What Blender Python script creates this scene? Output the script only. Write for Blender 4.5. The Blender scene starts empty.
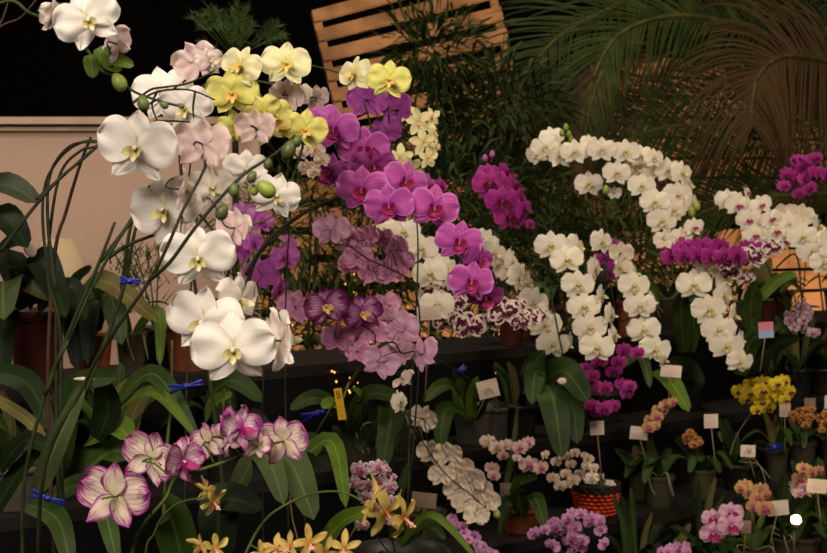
import bpy, bmesh, math, random
from mathutils import Vector, Matrix, noise
random.seed(7)
R = math.radians
SC = bpy.context.scene
COL = SC.collection
F = 1310.0
PITCH = R(3.0)
CAMZ = 1.6
FW = Vector((0, math.cos(PITCH), -math.sin(PITCH)))
UP = Vector((0, math.sin(PITCH), math.cos(PITCH)))

def P(px, py, d):
    """point of the place seen at this spot of the photograph, d metres away"""
    return Vector((0, 0, CAMZ)) + d * (FW + Vector(((px - 413.5) / F, 0, 0)) - UP * ((py - 276.5) / F))

# ---------------------------------------------------------------- objects
def link(o):
    COL.objects.link(o); return o

def tag(o, label=None, cat=None, group=None, kind=None):
    if label: o['label'] = label
    if cat: o['category'] = cat
    if group: o['group'] = group
    if kind: o['kind'] = kind
    return o

def empty(name, loc):
    o = bpy.data.objects.new(name, None); o.location = loc; o.empty_display_size = .02
    return link(o)

def adopt(o, parent):
    if parent is not None:
        o.parent = parent
        o.location = Vector(o.location) - Vector(parent.location)

def child_mesh(name, me, parent, M):
    """M is a world matrix; parents here carry only a translation"""
    o = bpy.data.objects.new(name, me); link(o)
    if parent is not None:
        o.parent = parent
        M = Matrix.Translation(-Vector(parent.location)) @ M
    o.matrix_basis = M
    return o

class MB:
    def __init__(s):
        s.v = []; s.f = []; s.m = []; s.uv = []
    def add(s, vs, fs, mi=0, uvs=None):
        b = len(s.v); s.v += [tuple(v) for v in vs]
        s.uv += (uvs if uvs else [(0.5, 0.5)] * len(vs))
        for f in fs:
            s.f.append([i + b for i in f]); s.m.append(mi)
    def mesh(s, name, mats, smooth=True):
        me = bpy.data.meshes.new(name); me.from_pydata(s.v, [], s.f)
        for m in mats: me.materials.append(m)
        me.polygons.foreach_set('material_index', s.m)
        me.polygons.foreach_set('use_smooth', [smooth] * len(s.f))
        ul = me.uv_layers.new(name='UVMap')
        flat = []
        for l in me.loops:
            flat += s.uv[l.vertex_index]
        ul.data.foreach_set('uv', flat)
        me.update()
        return me
    def obj(s, name, mats, parent=None, origin=None, smooth=True):
        """verts are in world space; object origin at `origin`"""
        if origin is None:
            origin = Vector((0, 0, 0)) if parent is None else Vector(parent.location)
        origin = Vector(origin)
        s.v = [tuple(Vector(v) - origin) for v in s.v]
        o = bpy.data.objects.new(name, s.mesh(name, mats, smooth)); link(o)
        o.location = origin
        adopt(o, parent)
        return o
    # shapes
    def box(s, c, half, rot=None, mi=0):
        c = Vector(c); vs = []
        for x in (-1, 1):
            for y in (-1, 1):
                for z in (-1, 1):
                    v = Vector((x * half[0], y * half[1], z * half[2]))
                    if rot is not None: v = rot @ v
                    vs.append(c + v)
        fs = [(0, 1, 3, 2), (4, 6, 7, 5), (0, 4, 5, 1), (2, 3, 7, 6), (0, 2, 6, 4), (1, 5, 7, 3)]
        s.add(vs, fs, mi)
    def tube(s, pts, r, n=6, mi=0, r2=None):
        if r2 is None: r2 = r
        pts = [Vector(p) for p in pts]
        L = len(pts); vs = []; fs = []; uvs = []
        ref = Vector((0.31, 0.2, 0.93))
        for i, p in enumerate(pts):
            t = (pts[min(i + 1, L - 1)] - pts[max(i - 1, 0)])
            if t.length < 1e-9: t = Vector((0, 0, 1))
            t.normalize()
            a = t.cross(ref)
            if a.length < .05: a = t.cross(Vector((1, 0, 0)))
            a.normalize(); b = t.cross(a)
            rr = r + (r2 - r) * i / max(1, L - 1)
            for k in range(n):
                an = 2 * math.pi * k / n
                vs.append(p + rr * (math.cos(an) * a + math.sin(an) * b)); uvs.append((k / n, i / L))
        for i in range(L - 1):
            for k in range(n):
                fs.append((i * n + k, i * n + (k + 1) % n, (i + 1) * n + (k + 1) % n, (i + 1) * n + k))
        fs.append(tuple(range(n))[::-1]); fs.append(tuple((L - 1) * n + k for k in range(n)))
        s.add(vs, fs, mi, uvs)
    def lathe(s, c, prof, n=24, mi=0, closed=False):
        c = Vector(c); vs = []; fs = []; uvs = []
        for j, (r, z) in enumerate(prof):
            for k in range(n):
                a = 2 * math.pi * k / n
                vs.append(c + Vector((r * math.cos(a), r * math.sin(a), z))); uvs.append((k / n, j / len(prof)))
        for j in range(len(prof) - 1):
            for k in range(n):
                fs.append((j * n + k, j * n + (k + 1) % n, (j + 1) * n + (k + 1) % n, (j + 1) * n + k))
        s.add(vs, fs, mi, uvs)
    def ball(s, c, rad, M=None, n=8, m=6, mi=0, egg=0.0):
        c = Vector(c); vs = []; fs = []
        for j in range(m + 1):
            th = math.pi * j / m
            for k in range(n):
                a = 2 * math.pi * k / n
                q = 1 - egg * math.cos(th)
                v = Vector((rad[0] * math.sin(th) * math.cos(a) * q, rad[1] * math.sin(th) * math.sin(a) * q, rad[2] * math.cos(th)))
                if M is not None: v = M @ v
                vs.append(c + v)
        for j in range(m):
            for k in range(n):
                fs.append((j * n + k, (j + 1) * n + k, (j + 1) * n + (k + 1) % n, j * n + (k + 1) % n))
        s.add(vs, fs, mi)

def smooth_path(pts, n=6):
    pts = [Vector(p) for p in pts]
    if len(pts) < 3: return [pts[0].lerp(pts[-1], i / n) for i in range(n + 1)]
    out = []
    for i in range(len(pts) - 1):
        p0 = pts[max(i - 1, 0)]; p1 = pts[i]; p2 = pts[i + 1]; p3 = pts[min(i + 2, len(pts) - 1)]
        for k in range(n):
            t = k / n
            out.append(.5 * ((2 * p1) + (p2 - p0) * t + (2 * p0 - 5 * p1 + 4 * p2 - p3) * t * t + (3 * p1 - p0 - 3 * p2 + p3) * t ** 3))
    out.append(pts[-1]); return out

# ---------------------------------------------------------------- materials
def rgb(h):
    """sRGB hex to linear"""
    c = [int(h[i:i + 2], 16) / 255 for i in (0, 2, 4)]
    return tuple(x / 12.92 if x <= .04045 else ((x + .055) / 1.055) ** 2.4 for x in c) + (1,)

class NT:
    def __init__(s, name):
        s.m = bpy.data.materials.new(name); s.m.use_nodes = True
        s.t = s.m.node_tree; s.t.nodes.clear()
        s.out = s.n('ShaderNodeOutputMaterial')
    def n(s, ty, **kw):
        x = s.t.nodes.new(ty)
        for k, v in kw.items():
            if hasattr(x, k): setattr(x, k, v)
        return x
    def l(s, a, b): s.t.links.new(a, b)
    def setin(s, sock, v):
        if isinstance(v, bpy.types.NodeSocket): s.l(v, sock)
        else: sock.default_value = v
    def math(s, op, a, b=0.0, c=0.0, clamp=False):
        x = s.n('ShaderNodeMath'); x.operation = op; x.use_clamp = clamp
        s.setin(x.inputs[0], a); s.setin(x.inputs[1], b); s.setin(x.inputs[2], c)
        return x.outputs[0]
    def mix(s, f, a, b, mode='MIX'):
        x = s.n('ShaderNodeMix'); x.data_type = 'RGBA'; x.blend_type = mode
        s.setin(x.inputs[0], f); s.setin(x.inputs[6], a); s.setin(x.inputs[7], b)
        return x.outputs[2]
    def ramp(s, f, lo, hi):
        x = s.n('ShaderNodeMapRange'); x.interpolation_type = 'SMOOTHSTEP'
        s.setin(x.inputs[0], f); x.inputs[1].default_value = lo; x.inputs[2].default_value = hi
        return x.outputs[0]
    def noise(s, scale, coord=None, detail=2.0):
        x = s.n('ShaderNodeTexNoise'); x.inputs['Scale'].default_value = scale; x.inputs['Detail'].default_value = detail
        if coord is not None: s.l(coord, x.inputs['Vector'])
        return x.outputs['Fac']
    def obj_coord(s):
        return s.n('ShaderNodeTexCoord').outputs['Object']
    def uv(s):
        u = s.n('ShaderNodeTexCoord'); sp = s.n('ShaderNodeSeparateXYZ'); s.l(u.outputs['UV'], sp.inputs[0])
        return sp.outputs[0], sp.outputs[1]
    def bsdf(s, col, rough=.5, spec=.3, transl=0.0, metal=0.0, bump=None, emit=None, alpha=None):
        b = s.n('ShaderNodeBsdfPrincipled')
        s.setin(b.inputs['Base Color'], col); s.setin(b.inputs['Roughness'], rough)
        b.inputs['Specular IOR Level'].default_value = spec; b.inputs['Metallic'].default_value = metal
        if emit:
            b.inputs['Emission Color'].default_value = emit[0]; b.inputs['Emission Strength'].default_value = emit[1]
        if bump is not None:
            bp = s.n('ShaderNodeBump'); bp.inputs['Strength'].default_value = bump[1]; bp.inputs['Distance'].default_value = bump[2]
            s.l(bump[0], bp.inputs['Height']); s.l(bp.outputs[0], b.inputs['Normal'])
        sh = b.outputs[0]
        if transl:
            t = s.n('ShaderNodeBsdfTranslucent'); s.setin(t.inputs['Color'], col)
            mx = s.n('ShaderNodeMixShader'); mx.inputs[0].default_value = transl
            s.l(sh, mx.inputs[1]); s.l(t.outputs[0], mx.inputs[2]); sh = mx.outputs[0]
        if alpha is not None:
            t = s.n('ShaderNodeBsdfTransparent'); t.inputs[0].default_value = (1, 1, 1, 1)
            mx = s.n('ShaderNodeMixShader'); mx.inputs[0].default_value = alpha
            s.l(t.outputs[0], mx.inputs[1]); s.l(sh, mx.inputs[2]); sh = mx.outputs[0]
        s.l(sh, s.out.inputs[0])
        return s.m

def petal_mat(name, base, core=None, edge=None, vein=None, vein_amt=.25, spots=None, spot_scale=9, spot_thr=.5, back=None, edge_at=.8, streak=False, core_to=.45, transl=.3, rim=False):
    t = NT(name); u, v = t.uv()
    col = rgb(base)
    nz = t.noise(7, t.obj_coord())
    side = t.math('MULTIPLY', t.math('ABSOLUTE', t.math('SUBTRACT', u, .5)), 2)
    if core:
        col = t.mix(t.math('SUBTRACT', 1, t.ramp(v, .02, core_to)), col, rgb(core))
    if vein:
        w = t.math('SINE', t.math('MULTIPLY', u, 55))
        w = t.math('MULTIPLY', t.ramp(w, .2, 1), vein_amt)
        col = t.mix(w, col, rgb(vein))
    if edge:
        e = t.math('MAXIMUM', side, v)
        if streak:
            nn = t.n('ShaderNodeTexNoise'); cb = t.n('ShaderNodeCombineXYZ')
            t.l(t.math('MULTIPLY', u, 22), cb.inputs[0]); t.l(t.math('MULTIPLY', v, 2.5), cb.inputs[1]); t.l(cb.outputs[0], nn.inputs['Vector'])
            nn.inputs['Scale'].default_value = 1.0
            e = t.math('ADD', e, t.math('MULTIPLY', t.math('SUBTRACT', nn.outputs['Fac'], .5), .9))
        col = t.mix(t.ramp(e, edge_at - .12, edge_at + .1), col, rgb(edge))
    if spots:
        ns = t.noise(spot_scale, t.obj_coord(), 1.0)
        msk = t.ramp(ns, spot_thr - .015, spot_thr + .015)
        if rim: msk = t.math('MULTIPLY', msk, t.math('SUBTRACT', 1, t.ramp(t.math('MAXIMUM', side, v), .78, .86)))
        col = t.mix(msk, col, rgb(spots))
    # soft mottling and a different tone for each flower
    col = t.mix(t.math('MULTIPLY', nz, .05), col, (.0, .0, .0, 1), 'MIX') if not spots else col
    oi = t.n('ShaderNodeObjectInfo')
    hs = t.n('ShaderNodeHueSaturation')
    t.l(t.math('ADD', t.math('MULTIPLY', oi.outputs['Random'], .14), .93), hs.inputs['Value'])
    t.l(t.math('ADD', t.math('MULTIPLY', oi.outputs['Random'], .02), .49), hs.inputs['Hue'])
    t.setin(hs.inputs['Color'], col); col = hs.outputs[0]
    if back:
        g = t.n('ShaderNodeNewGeometry')
        bc = t.mix(t.ramp(side, .0, .8), rgb(back), col)
        bc = t.mix(.45, bc, rgb(back))
        col = t.mix(g.outputs['Backfacing'], col, bc)
    return t.bsdf(col, .55, .2, transl)

def simple(name, h, rough=.5, spec=.3, noise_h=None, nscale=8, transl=0, bump=0, **kw):
    t = NT(name); col = rgb(h)
    nz = t.noise(nscale, t.obj_coord(), 4.0)
    if noise_h: col = t.mix(t.ramp(nz, .35, .65), col, rgb(noise_h))
    return t.bsdf(col, rough, spec, transl, bump=(nz, bump, .01) if bump else None, **kw)

def leaf_mat(name, h, h2, mid=None, rough=.48, transl=.12):
    t = NT(name); u, v = t.uv()
    side = t.math('MULTIPLY', t.math('ABSOLUTE', t.math('SUBTRACT', u, .5)), 2)
    nz = t.noise(14, t.obj_coord(), 3)
    col = t.mix(t.ramp(nz, .3, .7), rgb(h), rgb(h2))
    if mid: col = t.mix(t.math('MULTIPLY', t.math('SUBTRACT', 1, t.ramp(side, .0, .14)), .6), col, rgb(mid))
    w = t.math('MULTIPLY', t.math('SINE', t.math('MULTIPLY', u, 90)), .5)
    oi = t.n('ShaderNodeObjectInfo'); hs = t.n('ShaderNodeHueSaturation')
    t.l(t.math('ADD', t.math('MULTIPLY', oi.outputs['Random'], .6), .7), hs.inputs['Value'])
    t.setin(hs.inputs['Color'], col)
    return t.bsdf(hs.outputs[0], rough, .12, transl, bump=(w, .08, .002))

M = {}
M['stem'] = simple('stem_green', '2c3516', .6, .2, '1d240f', 30)
M['stem_bright'] = simple('stem_bright_green', '505c24', .6, .2, '3b4818', 30)
M['stem_dark'] = simple('stem_dark', '1e2010', .6, .2, '292c16', 30)
M['cane_brown'] = simple('brown_cane', '40281a', .6, .2, '281810', 30)
M['bud'] = simple('bud_green', '8d9a3e', .45, .4, '6c7a2c', 40, .1)
M['bud_dark'] = simple('bud_dark_green', '5a6130', .45, .4, '454a24', 40, .1)
M['leaf'] = leaf_mat('orchid_leaf', '33451a', '233211', '54662a')
M['leaf_dark'] = leaf_mat('orchid_leaf_dark', '182409', '0e1606', '293a12')
M['leaf_bright'] = leaf_mat('orchid_leaf_bright', '566a1f', '415616', '78883a')
M['leaf_grey'] = leaf_mat('orchid_leaf_grey', '434d2c', '333d20', '5c6840')
M['leaf_olive'] = leaf_mat('orchid_leaf_olive', '574e28', '443e1e', '6e6538')
M['white'] = petal_mat('white_petal', 'f4ebe0', 'dddab4', vein='e2d3ca', vein_amt=.2, back='e4cfc2', core_to=.2)
M['pinkback'] = petal_mat('blushed_white_petal', 'e6d2c6', 'c4a8a8', vein='c4a3aa', vein_amt=.3, back='d6b8b2', core_to=.5)
M['creamback'] = petal_mat('cream_backed_petal', 'ecdcc6', 'c9b9a0', vein='d0b8a4', vein_amt=.3, back='e0cbb4', core_to=.4)
M['white_far'] = petal_mat('creamy_white_petal', 'f4e8d2', 'd4cc98', vein='e0d2bc', vein_amt=.15, back='decab0', core_to=.2)
M['yellow'] = petal_mat('yellow_petal', 'e4dc7c', 'cfcb58', vein='d6cc66', back='b8b058', core_to=.5)
M['paleyellow'] = petal_mat('pale_yellow_petal', 'ebe3b4', 'd4cf7c', vein='dcd396', back='c9c288', core_to=.5)
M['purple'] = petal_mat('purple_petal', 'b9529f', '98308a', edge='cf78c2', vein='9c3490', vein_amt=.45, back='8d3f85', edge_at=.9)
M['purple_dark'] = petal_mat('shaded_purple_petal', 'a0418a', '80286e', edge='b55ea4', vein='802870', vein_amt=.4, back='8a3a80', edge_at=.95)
M['magenta'] = petal_mat('magenta_petal', 'a82c84', '801058', edge='bb529c', vein='821462', vein_amt=.5, back='96307a', edge_at=.92)
M['mauve'] = petal_mat('mauve_petal', 'cc7fa4', '963a7c', edge='dca0b8', vein='8a4484', vein_amt=.6, back='cc88aa')
M['palemauve'] = petal_mat('pale_mauve_petal', 'dca0b4', 'b0588c', vein='ac6c98', vein_amt=.5, back='cf9fb6')
M['spotted'] = petal_mat('spotted_purple_petal', 'bb86a8', '8c2c72', edge='6e1452', spots=None, vein='7a2060', vein_amt=.6, back='94578a', edge_at=.72, streak=True)
M['orchidpink'] = petal_mat('orchid_pink_petal', 'bd62ae', '94388c', vein='963e8e', vein_amt=.4, back='b276a4')
M['harlequin'] = petal_mat('blotched_petal', 'ead6c8', None, spots='5e1036', spot_scale=5.5, spot_thr=.47, rim=True, back='cdaea6')
M['striped'] = petal_mat('feathered_petal', 'e6d0b8', 'c9c48c', edge='96307e', vein='b06a9c', vein_amt=.4, edge_at=.8, streak=True)
M['striped_front'] = petal_mat('feathered_front_petal', 'e8c4d2', 'b03a8c', edge='962478', vein='a8408e', vein_amt=.5, back='dcc0b0', edge_at=.8, streak=True)
M['palepink'] = petal_mat('pale_pink_petal', 'd9a9bb', 'b85c93', vein='c07aa0', vein_amt=.4, back='c99bb0')
M['lilac'] = petal_mat('lilac_petal', 'd29ac0', 'aa569a', vein='b068a6', vein_amt=.4, back='c292b0')
M['speckled'] = petal_mat('speckled_pink_petal', 'cfb0b4', '8c4a68', edge='e0cccc', spots='8a4468', spot_scale=14, spot_thr=.56, back='c0a0a4')
M['peach'] = petal_mat('peach_petal', 'd4a868', 'b86078', vein='c07a6a', vein_amt=.45, back='b89058', core_to=.6)
M['orange'] = petal_mat('orange_petal', 'cf9a48', '9a2f1e', edge='d8ac58', spots='8a2a24', spot_scale=7, spot_thr=.52, back='a8702c')
M['gold'] = petal_mat('golden_yellow_petal', 'e0c628', 'c8a41a', spots=None, back='b09018')
M['star'] = petal_mat('mustard_petal', 'd2b460', 'c0963e', vein='b8923e', vein_amt=.2, back='bfa052')
M['cream'] = petal_mat('cream_petal', 'e0d49c', 'cdc47c', vein='cfc48a', back='c4b880')
M['babypink'] = petal_mat('blush_petal', 'dcb8ac', 'b86c80', vein='c8969a', vein_amt=.3, back='cfa89c')
M['rosywhite'] = petal_mat('rosy_white_petal', 'e2c9b8', 'c890a0', back='cfb0a4', core_to=.3)
M['lip_white'] = petal_mat('white_lip', 'dcd49c', '94802a', transl=.1, vein='7a5426', vein_amt=.5, core_to=.95)
M['lip_maroon'] = petal_mat('maroon_lip', '851a4a', '54102c', edge='a8306c', transl=.1)
M['lip_magenta'] = petal_mat('magenta_lip', 'a02468', '7c1244', transl=.1)
M['lip_orange'] = petal_mat('orange_lip', 'dcb468', 'b8702c', transl=.1)
M['lip_yellow'] = petal_mat('yellow_lip', 'c7a838', 'a0601c', transl=.1)
M['lip_dark'] = petal_mat('dark_lip', '5c1030', '48102a', transl=.1)
M['lip_pink'] = petal_mat('pink_lip', 'e0a29a', 'c8505a', transl=.1)
M['callus_dark'] = simple('maroon_callus', '5a1430', .5, .3, '7c2a40', 60)
M['callus'] = simple('yellow_callus', 'b08c24', .5, .3, '7c4418', 160)
M['column_white'] = simple('white_column', 'e6dccb', .5, .3, 'd8c4b8', 50, .2)
M['column_pink'] = simple('pink_column', 'b35aa0', .5, .3, '9a3a88', 50, .2)
M['column_yellow'] = simple('yellow_column', 'd8c878', .5, .3, 'c8b058', 50, .2)
M['clay'] = simple('terracotta', '7c3f24', .75, .2, '66321d', 20, bump=.2)
M['maroon_pot'] = simple('dark_red_plastic', '42170f', .5, .35, '351109', 12)
M['black_pot'] = simple('black_plastic', '15130f', .45, .4, '1f1b16', 12)
M['grey_pot'] = simple('grey_plastic', '57524a', .5, .3, '47433a', 16)
M['bark'] = simple('bark_mix', '3e3222', .9, .1, '221a12', 60, bump=.8)
M['roots'] = simple('root_grey', '8a8268', .7, .2, '6a6a4c', 60)
M['clear'] = NT('clear_plastic').bsdf(rgb('504c38'), .35, .3, alpha=.38)
M['blue'] = simple('blue_plastic', '141f80', .4, .5)
M['board'] = simple('black_shelf_board', '14110f', .7, .2, '1c1714', 12, bump=.15)
M['riser'] = simple('black_cloth', '0a0908', .9, .1, '0e0c0a', 6)
M['card'] = simple('white_card', 'd8c4b4', .7, .2, 'c8b2a2', 25)
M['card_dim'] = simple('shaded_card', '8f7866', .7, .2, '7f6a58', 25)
M['card_yellow'] = simple('yellow_tag_plastic', 'cf9f1c', .5, .3, 'be8f16', 25)
M['ink'] = simple('ink_dark', '3a2c2c', .7, .1)
M['ink_red'] = simple('ink_red', 'a8706c', .7, .1)
M['stake'] = simple('wooden_stake', '8a6f50', .7, .2, '755c40', 40)
M['wood'] = simple('pallet_wood', 'a5764e', .7, .2, '7a5434', 5, bump=.3)
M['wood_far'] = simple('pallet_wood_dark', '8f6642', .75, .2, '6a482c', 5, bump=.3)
M['pale_wall'] = simple('beige_panel', 'b99a88', .85, .1, 'b19280', 2)
M['trim'] = simple('cream_trim', 'b89c84', .6, .2, 'a48a72', 6)
M['night'] = simple('black_backdrop', '0b0707', .95, .05, '0e0908', 2)
M['floor'] = simple('dark_floor', '14110e', .8, .2, '1c1814', 3)
M['foliage'] = leaf_mat('narrow_foliage', '37431f', '232d14', None, .5)
M['foliage2'] = leaf_mat('bushy_foliage', '30391a', '485024', None, .5)
M['fern'] = leaf_mat('fern_foliage', '46592a', '2f4019', None, .5)
M['palm'] = leaf_mat('palm_leaflet', '323c18', '222b10', None, .5)
M['palm_dead'] = leaf_mat('dry_palm_leaflet', '5c402a', '3c2818', None, .7)
M['palm_bronze'] = leaf_mat('bronze_palm_leaflet', '463a1e', '4e3822', None, .6)
M['rachis'] = simple('palm_midrib', '4c4a1c', .6, .2, '39351a', 20)
M['fibre'] = simple('palm_fibre', '35231a', .95, .1, '1f1410', 30, bump=.9)
M['cone'] = simple('cream_wrapper', 'cdb593', .8, .1, 'c2aa88', 4, .2)
M['basket'] = simple('orange_wicker', 'd84a1c', .6, .3, 'b83814', 30, bump=.3)
M['wicker_dark'] = simple('dark_wicker', '241b16', .8, .2, '32261e', 40, bump=.5)
M['bulb'] = NT('lamp_glow').bsdf(rgb('fff0d0'), .5, .3, emit=(rgb('ffdf9a'), 60))
M['glow_small'] = NT('glint_glow').bsdf(rgb('ffc070'), .5, .3, emit=(rgb('ffb050'), 1.6))  # glow of the added strings that reproduce golden glints
M['metal'] = simple('lamp_metal', '3a342c', .4, .5)
M['paper'] = simple('white_paper', 'cfc4b8', .8, .1, 'bfb4a8', 20)
M['pinkcard'] = NT('pink_blue_card')
def _pc(t):
    u, v = t.uv()
    gz = t.n('ShaderNodeSeparateXYZ'); t.l(t.n('ShaderNodeTexCoord').outputs['Generated'], gz.inputs[0])
    c = t.mix(t.ramp(gz.outputs[2], .25, .75), rgb('8aa0b8'), rgb('c4707c'))
    return t.bsdf(c, .6, .2)
M['pinkcard'] = _pc(M['pinkcard'])

# ---------------------------------------------------------------- flowers
def petal(mb, ang, L, W, z0=0, bend=0., cup=0., prof='round', off=0.02, nS=8, nT=6, ruffle=0., mi=0, seed=0, twist=0., notch=0., lift=0.):
    """sheet running from the centre along direction ang (clockwise from up), facing +Z"""
    ca, sa = math.cos(ang), math.sin(ang)
    vs = []; uvs = []; fs = []
    for i in range(nS + 1):
        s = i / nS
        if prof == 'round': w = math.sqrt(max(0, 1 - (2 * s - 1) ** 2)) * (.45 + .55 * min(1, s / .3)); w = max(w, .13 if s < .5 else .02)
        elif prof == 'fan': q = s ** 1.25; w = math.sqrt(max(0, 1 - (2 * q - 1) ** 2)); w = w ** .85; w = max(w, .14 if s < .5 else .03)
        elif prof == 'sepal': w = max(math.sin(math.pi * min(1, s ** .8 * .93 + .07)) ** .75, .05)
        elif prof == 'narrow': w = max(math.sin(math.pi * (s ** 1.3 * .86 + .12)) ** .8, .18)
        else: w = (.35 + .65 * s) * (1 - s ** 3) + .05
        for j in range(nT + 1):
            t = 2 * j / nT - 1
            x = t * W / 2 * w
            y = off + L * s * (1 - .06 * notch * (1 - abs(t)))
            nz = noise.noise(Vector((s * 2.3 + seed * 7.1, t * 1.7, seed * 3.3)))
            z = z0 + bend * s * s * L + lift * s * L + cup * (x / (W / 2 + 1e-6)) ** 2 * W + ruffle * nz * (s * .7 + abs(t) * .5) * L + twist * t * s * W
            z -= .05 * W * math.exp(-(t * 5) ** 2) * s      # midrib groove
            X = x * ca + y * sa; Y = -x * sa + y * ca
            vs.append((X, Y, z)); uvs.append((.5 + t / 2, s))
    for i in range(nS):
        for j in range(nT):
            a = i * (nT + 1) + j
            fs.append((a, a + 1, a + nT + 2, a + nT + 1))
    mb.add(vs, fs, mi, uvs)

def phal_blossom(mat, v, hi=True, ruffle=.16, open_=0.0, wide=1.0):
    random.seed(100 + v); mb = MB(); r = lambda a: random.uniform(-a, a)
    n = (10, 8) if hi else (5, 4)
    sb = -.16 + r(.08) + open_
    petal(mb, r(.08), .42, .34, -.018, sb, -.05 + r(.05), 'sepal', nS=n[0], nT=n[1], ruffle=ruffle, seed=v * 9 + 1)
    for sgn in (-1, 1):
        petal(mb, sgn * (R(140) + r(.06)), .44, .30, -.022, sb, -.06 + r(.05), 'sepal', nS=n[0], nT=n[1], ruffle=ruffle, seed=v * 9 + 2 + sgn)
    for sgn in (-1, 1):
        petal(mb, sgn * (R(78) + r(.07)), .50, .56 * wide, .008, -.12 + r(.10) + open_, -.07 + r(.06), 'fan', nS=n[0] + 1, nT=n[1] + 2, ruffle=ruffle, seed=v * 9 + 6 + sgn, off=.0)
    return mb.mesh('blossom', [mat])

def phal_lip(matlip, big=1.0, callus='callus', blob=False):
    mb = MB()
    if blob:      # rounded dark lip of the purple kinds
        petal(mb, math.pi, .19 * big, .20 * big, .05, .1, .35, 'round', nS=7, nT=6, off=-.01, lift=.3)
        for sgn in (-1, 1):
            petal(mb, sgn * R(100), .12 * big, .17 * big, .025, 1.1, .25, 'round', nS=7, nT=5, off=-.01, lift=.4)
            petal(mb, sgn * R(150), .14 * big, .13 * big, .03, .5, .3, 'round', nS=6, nT=4, off=.0, lift=.3)
        mb.ball((0, -.02 * big, .07 * big), (.022 * big, .022 * big, .02 * big), n=8, m=6, mi=1)
        return mb.mesh('lip', [matlip, M['callus']])
    petal(mb, math.pi, .20 * big, .17 * big, .03, .25, .25, 'spade', nS=6, nT=4, off=.0, lift=.35)
    for sgn in (-1, 1):
        petal(mb, sgn * R(112), .14 * big, .15 * big, .02, 1.6, .15, 'round', nS=6, nT=4, off=.01, lift=.45)
    mb.ball((0, -.035 * big, .055 * big), (.028 * big, .03 * big, .03 * big), n=8, m=6, mi=1)
    return mb.mesh('lip', [matlip, M[callus]])

def column_mesh(mat, k=1.0):
    mb = MB()
    mb.tube([(0, 0.0, -.01), (0, .02 * k, .04 * k), (0, .012 * k, .085 * k)], .02 * k, 8, r2=.024 * k)
    mb.ball((0, .010 * k, .09 * k), (.026 * k, .024 * k, .022 * k), n=8, m=6)
    return mb.mesh('column', [mat])

def star_blossom(mat, v, w=.2, five=True):
    random.seed(500 + v); mb = MB(); r = lambda a: random.uniform(-a, a)
    for a in (0, 72, 144, 216, 288):
        petal(mb, R(a) + r(.12), .46 + r(.05), w + r(.02), 0, -.1 + r(.35), .12, 'narrow', nS=8, nT=4, ruffle=.15, seed=v * 7 + a, twist=r(.2))
    return mb.mesh('blossom', [mat])

def star_lip(mat):
    mb = MB()
    mb.tube([(0, 0, 0), (0, -.04, .09), (0, -.10, .17), (0, -.13, .26)], .035, 8, r2=.018)
    petal(mb, math.pi, .12, .14, .14, .6, .2, 'round', nS=5, nT=4, off=.05)
    mb.ball((0, -.135, .27), (.03, .03, .03), n=8, m=5)
    return mb.mesh('lip', [mat, mat])

KIND = {}
def kind(key, mat, lip, col='column_white', hi=True, nv=4, lipbig=.85, star=0, ruffle=.16, open_=0., wide=1.0):
    if star:
        bl = [star_blossom(M[mat], i, star) for i in range(nv)]; lp = star_lip(M[lip]); cm = None
    else:
        bl = [phal_blossom(M[mat], i + len(KIND) * 5, hi, ruffle, open_, wide) for i in range(nv)]; lp = phal_lip(M[lip], lipbig, 'callus_dark' if lip in ('lip_maroon', 'lip_dark', 'lip_magenta') else 'callus', lip == 'lip_maroon'); cm = column_mesh(M[col])
    KIND[key] = (bl, lp, cm)
kind('white', 'white', 'lip_white', ruffle=.2, nv=5, lipbig=.74)
kind('pinkback', 'pinkback', 'lip_white', ruffle=.3)
kind('creamback', 'creamback', 'lip_white', ruffle=.3)
kind('whitefar', 'white_far', 'lip_white', hi=False, ruffle=.16, nv=5, lipbig=.8)
kind('whitefold', 'white_far', 'lip_white', hi=False, open_=.55, ruffle=.2)
kind('whitepl', 'white_far', 'lip_magenta', hi=False, open_=.15)
kind('yellow', 'yellow', 'lip_orange', 'column_yellow', ruffle=.25)
kind('paleyellow', 'paleyellow', 'lip_orange', 'column_yellow', ruffle=.22)
kind('purple', 'purple', 'lip_maroon', 'column_pink', lipbig=1.25, nv=5)
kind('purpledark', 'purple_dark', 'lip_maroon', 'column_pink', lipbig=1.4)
kind('magenta', 'magenta', 'lip_dark', 'column_pink', hi=False, lipbig=1.3)
kind('mauve', 'mauve', 'lip_magenta', 'column_pink', ruffle=.3)
kind('palemauve', 'palemauve', 'lip_magenta', 'column_pink', ruffle=.25, open_=.25)
kind('spotted', 'spotted', 'lip_orange', ruffle=.25, open_=.3)
kind('orchidpink', 'orchidpink', 'lip_maroon', 'column_pink', ruffle=.25, open_=.2)
kind('harlequin', 'harlequin', 'lip_dark', hi=True, open_=.1, ruffle=.3)
kind('striped', 'striped', 'lip_magenta', ruffle=.25)
kind('stripedfront', 'striped_front', 'lip_magenta', ruffle=.35, lipbig=1.05, open_=.2)
kind('palepink', 'palepink', 'lip_magenta', hi=True, lipbig=1.4, ruffle=.2)
kind('lilac', 'lilac', 'lip_magenta', hi=False, ruffle=.3)
kind('speckled', 'speckled', 'lip_magenta', hi=False, ruffle=.3)
kind('peach', 'peach', 'lip_magenta', hi=False, ruffle=.25, lipbig=1.2)
kind('orange', 'orange', 'lip_dark', hi=False, ruffle=.3)
kind('gold', 'gold', 'lip_dark', hi=False, ruffle=.25, lipbig=1.1)
kind('star', 'star', 'lip_pink', star=.2)
kind('creamstar', 'cream', 'lip_pink', star=.3)
kind('babypink', 'babypink', 'lip_magenta', hi=False, ruffle=.3)
kind('rosywhite', 'rosywhite', 'lip_yellow', hi=False, ruffle=.35, open_=.2)

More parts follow.
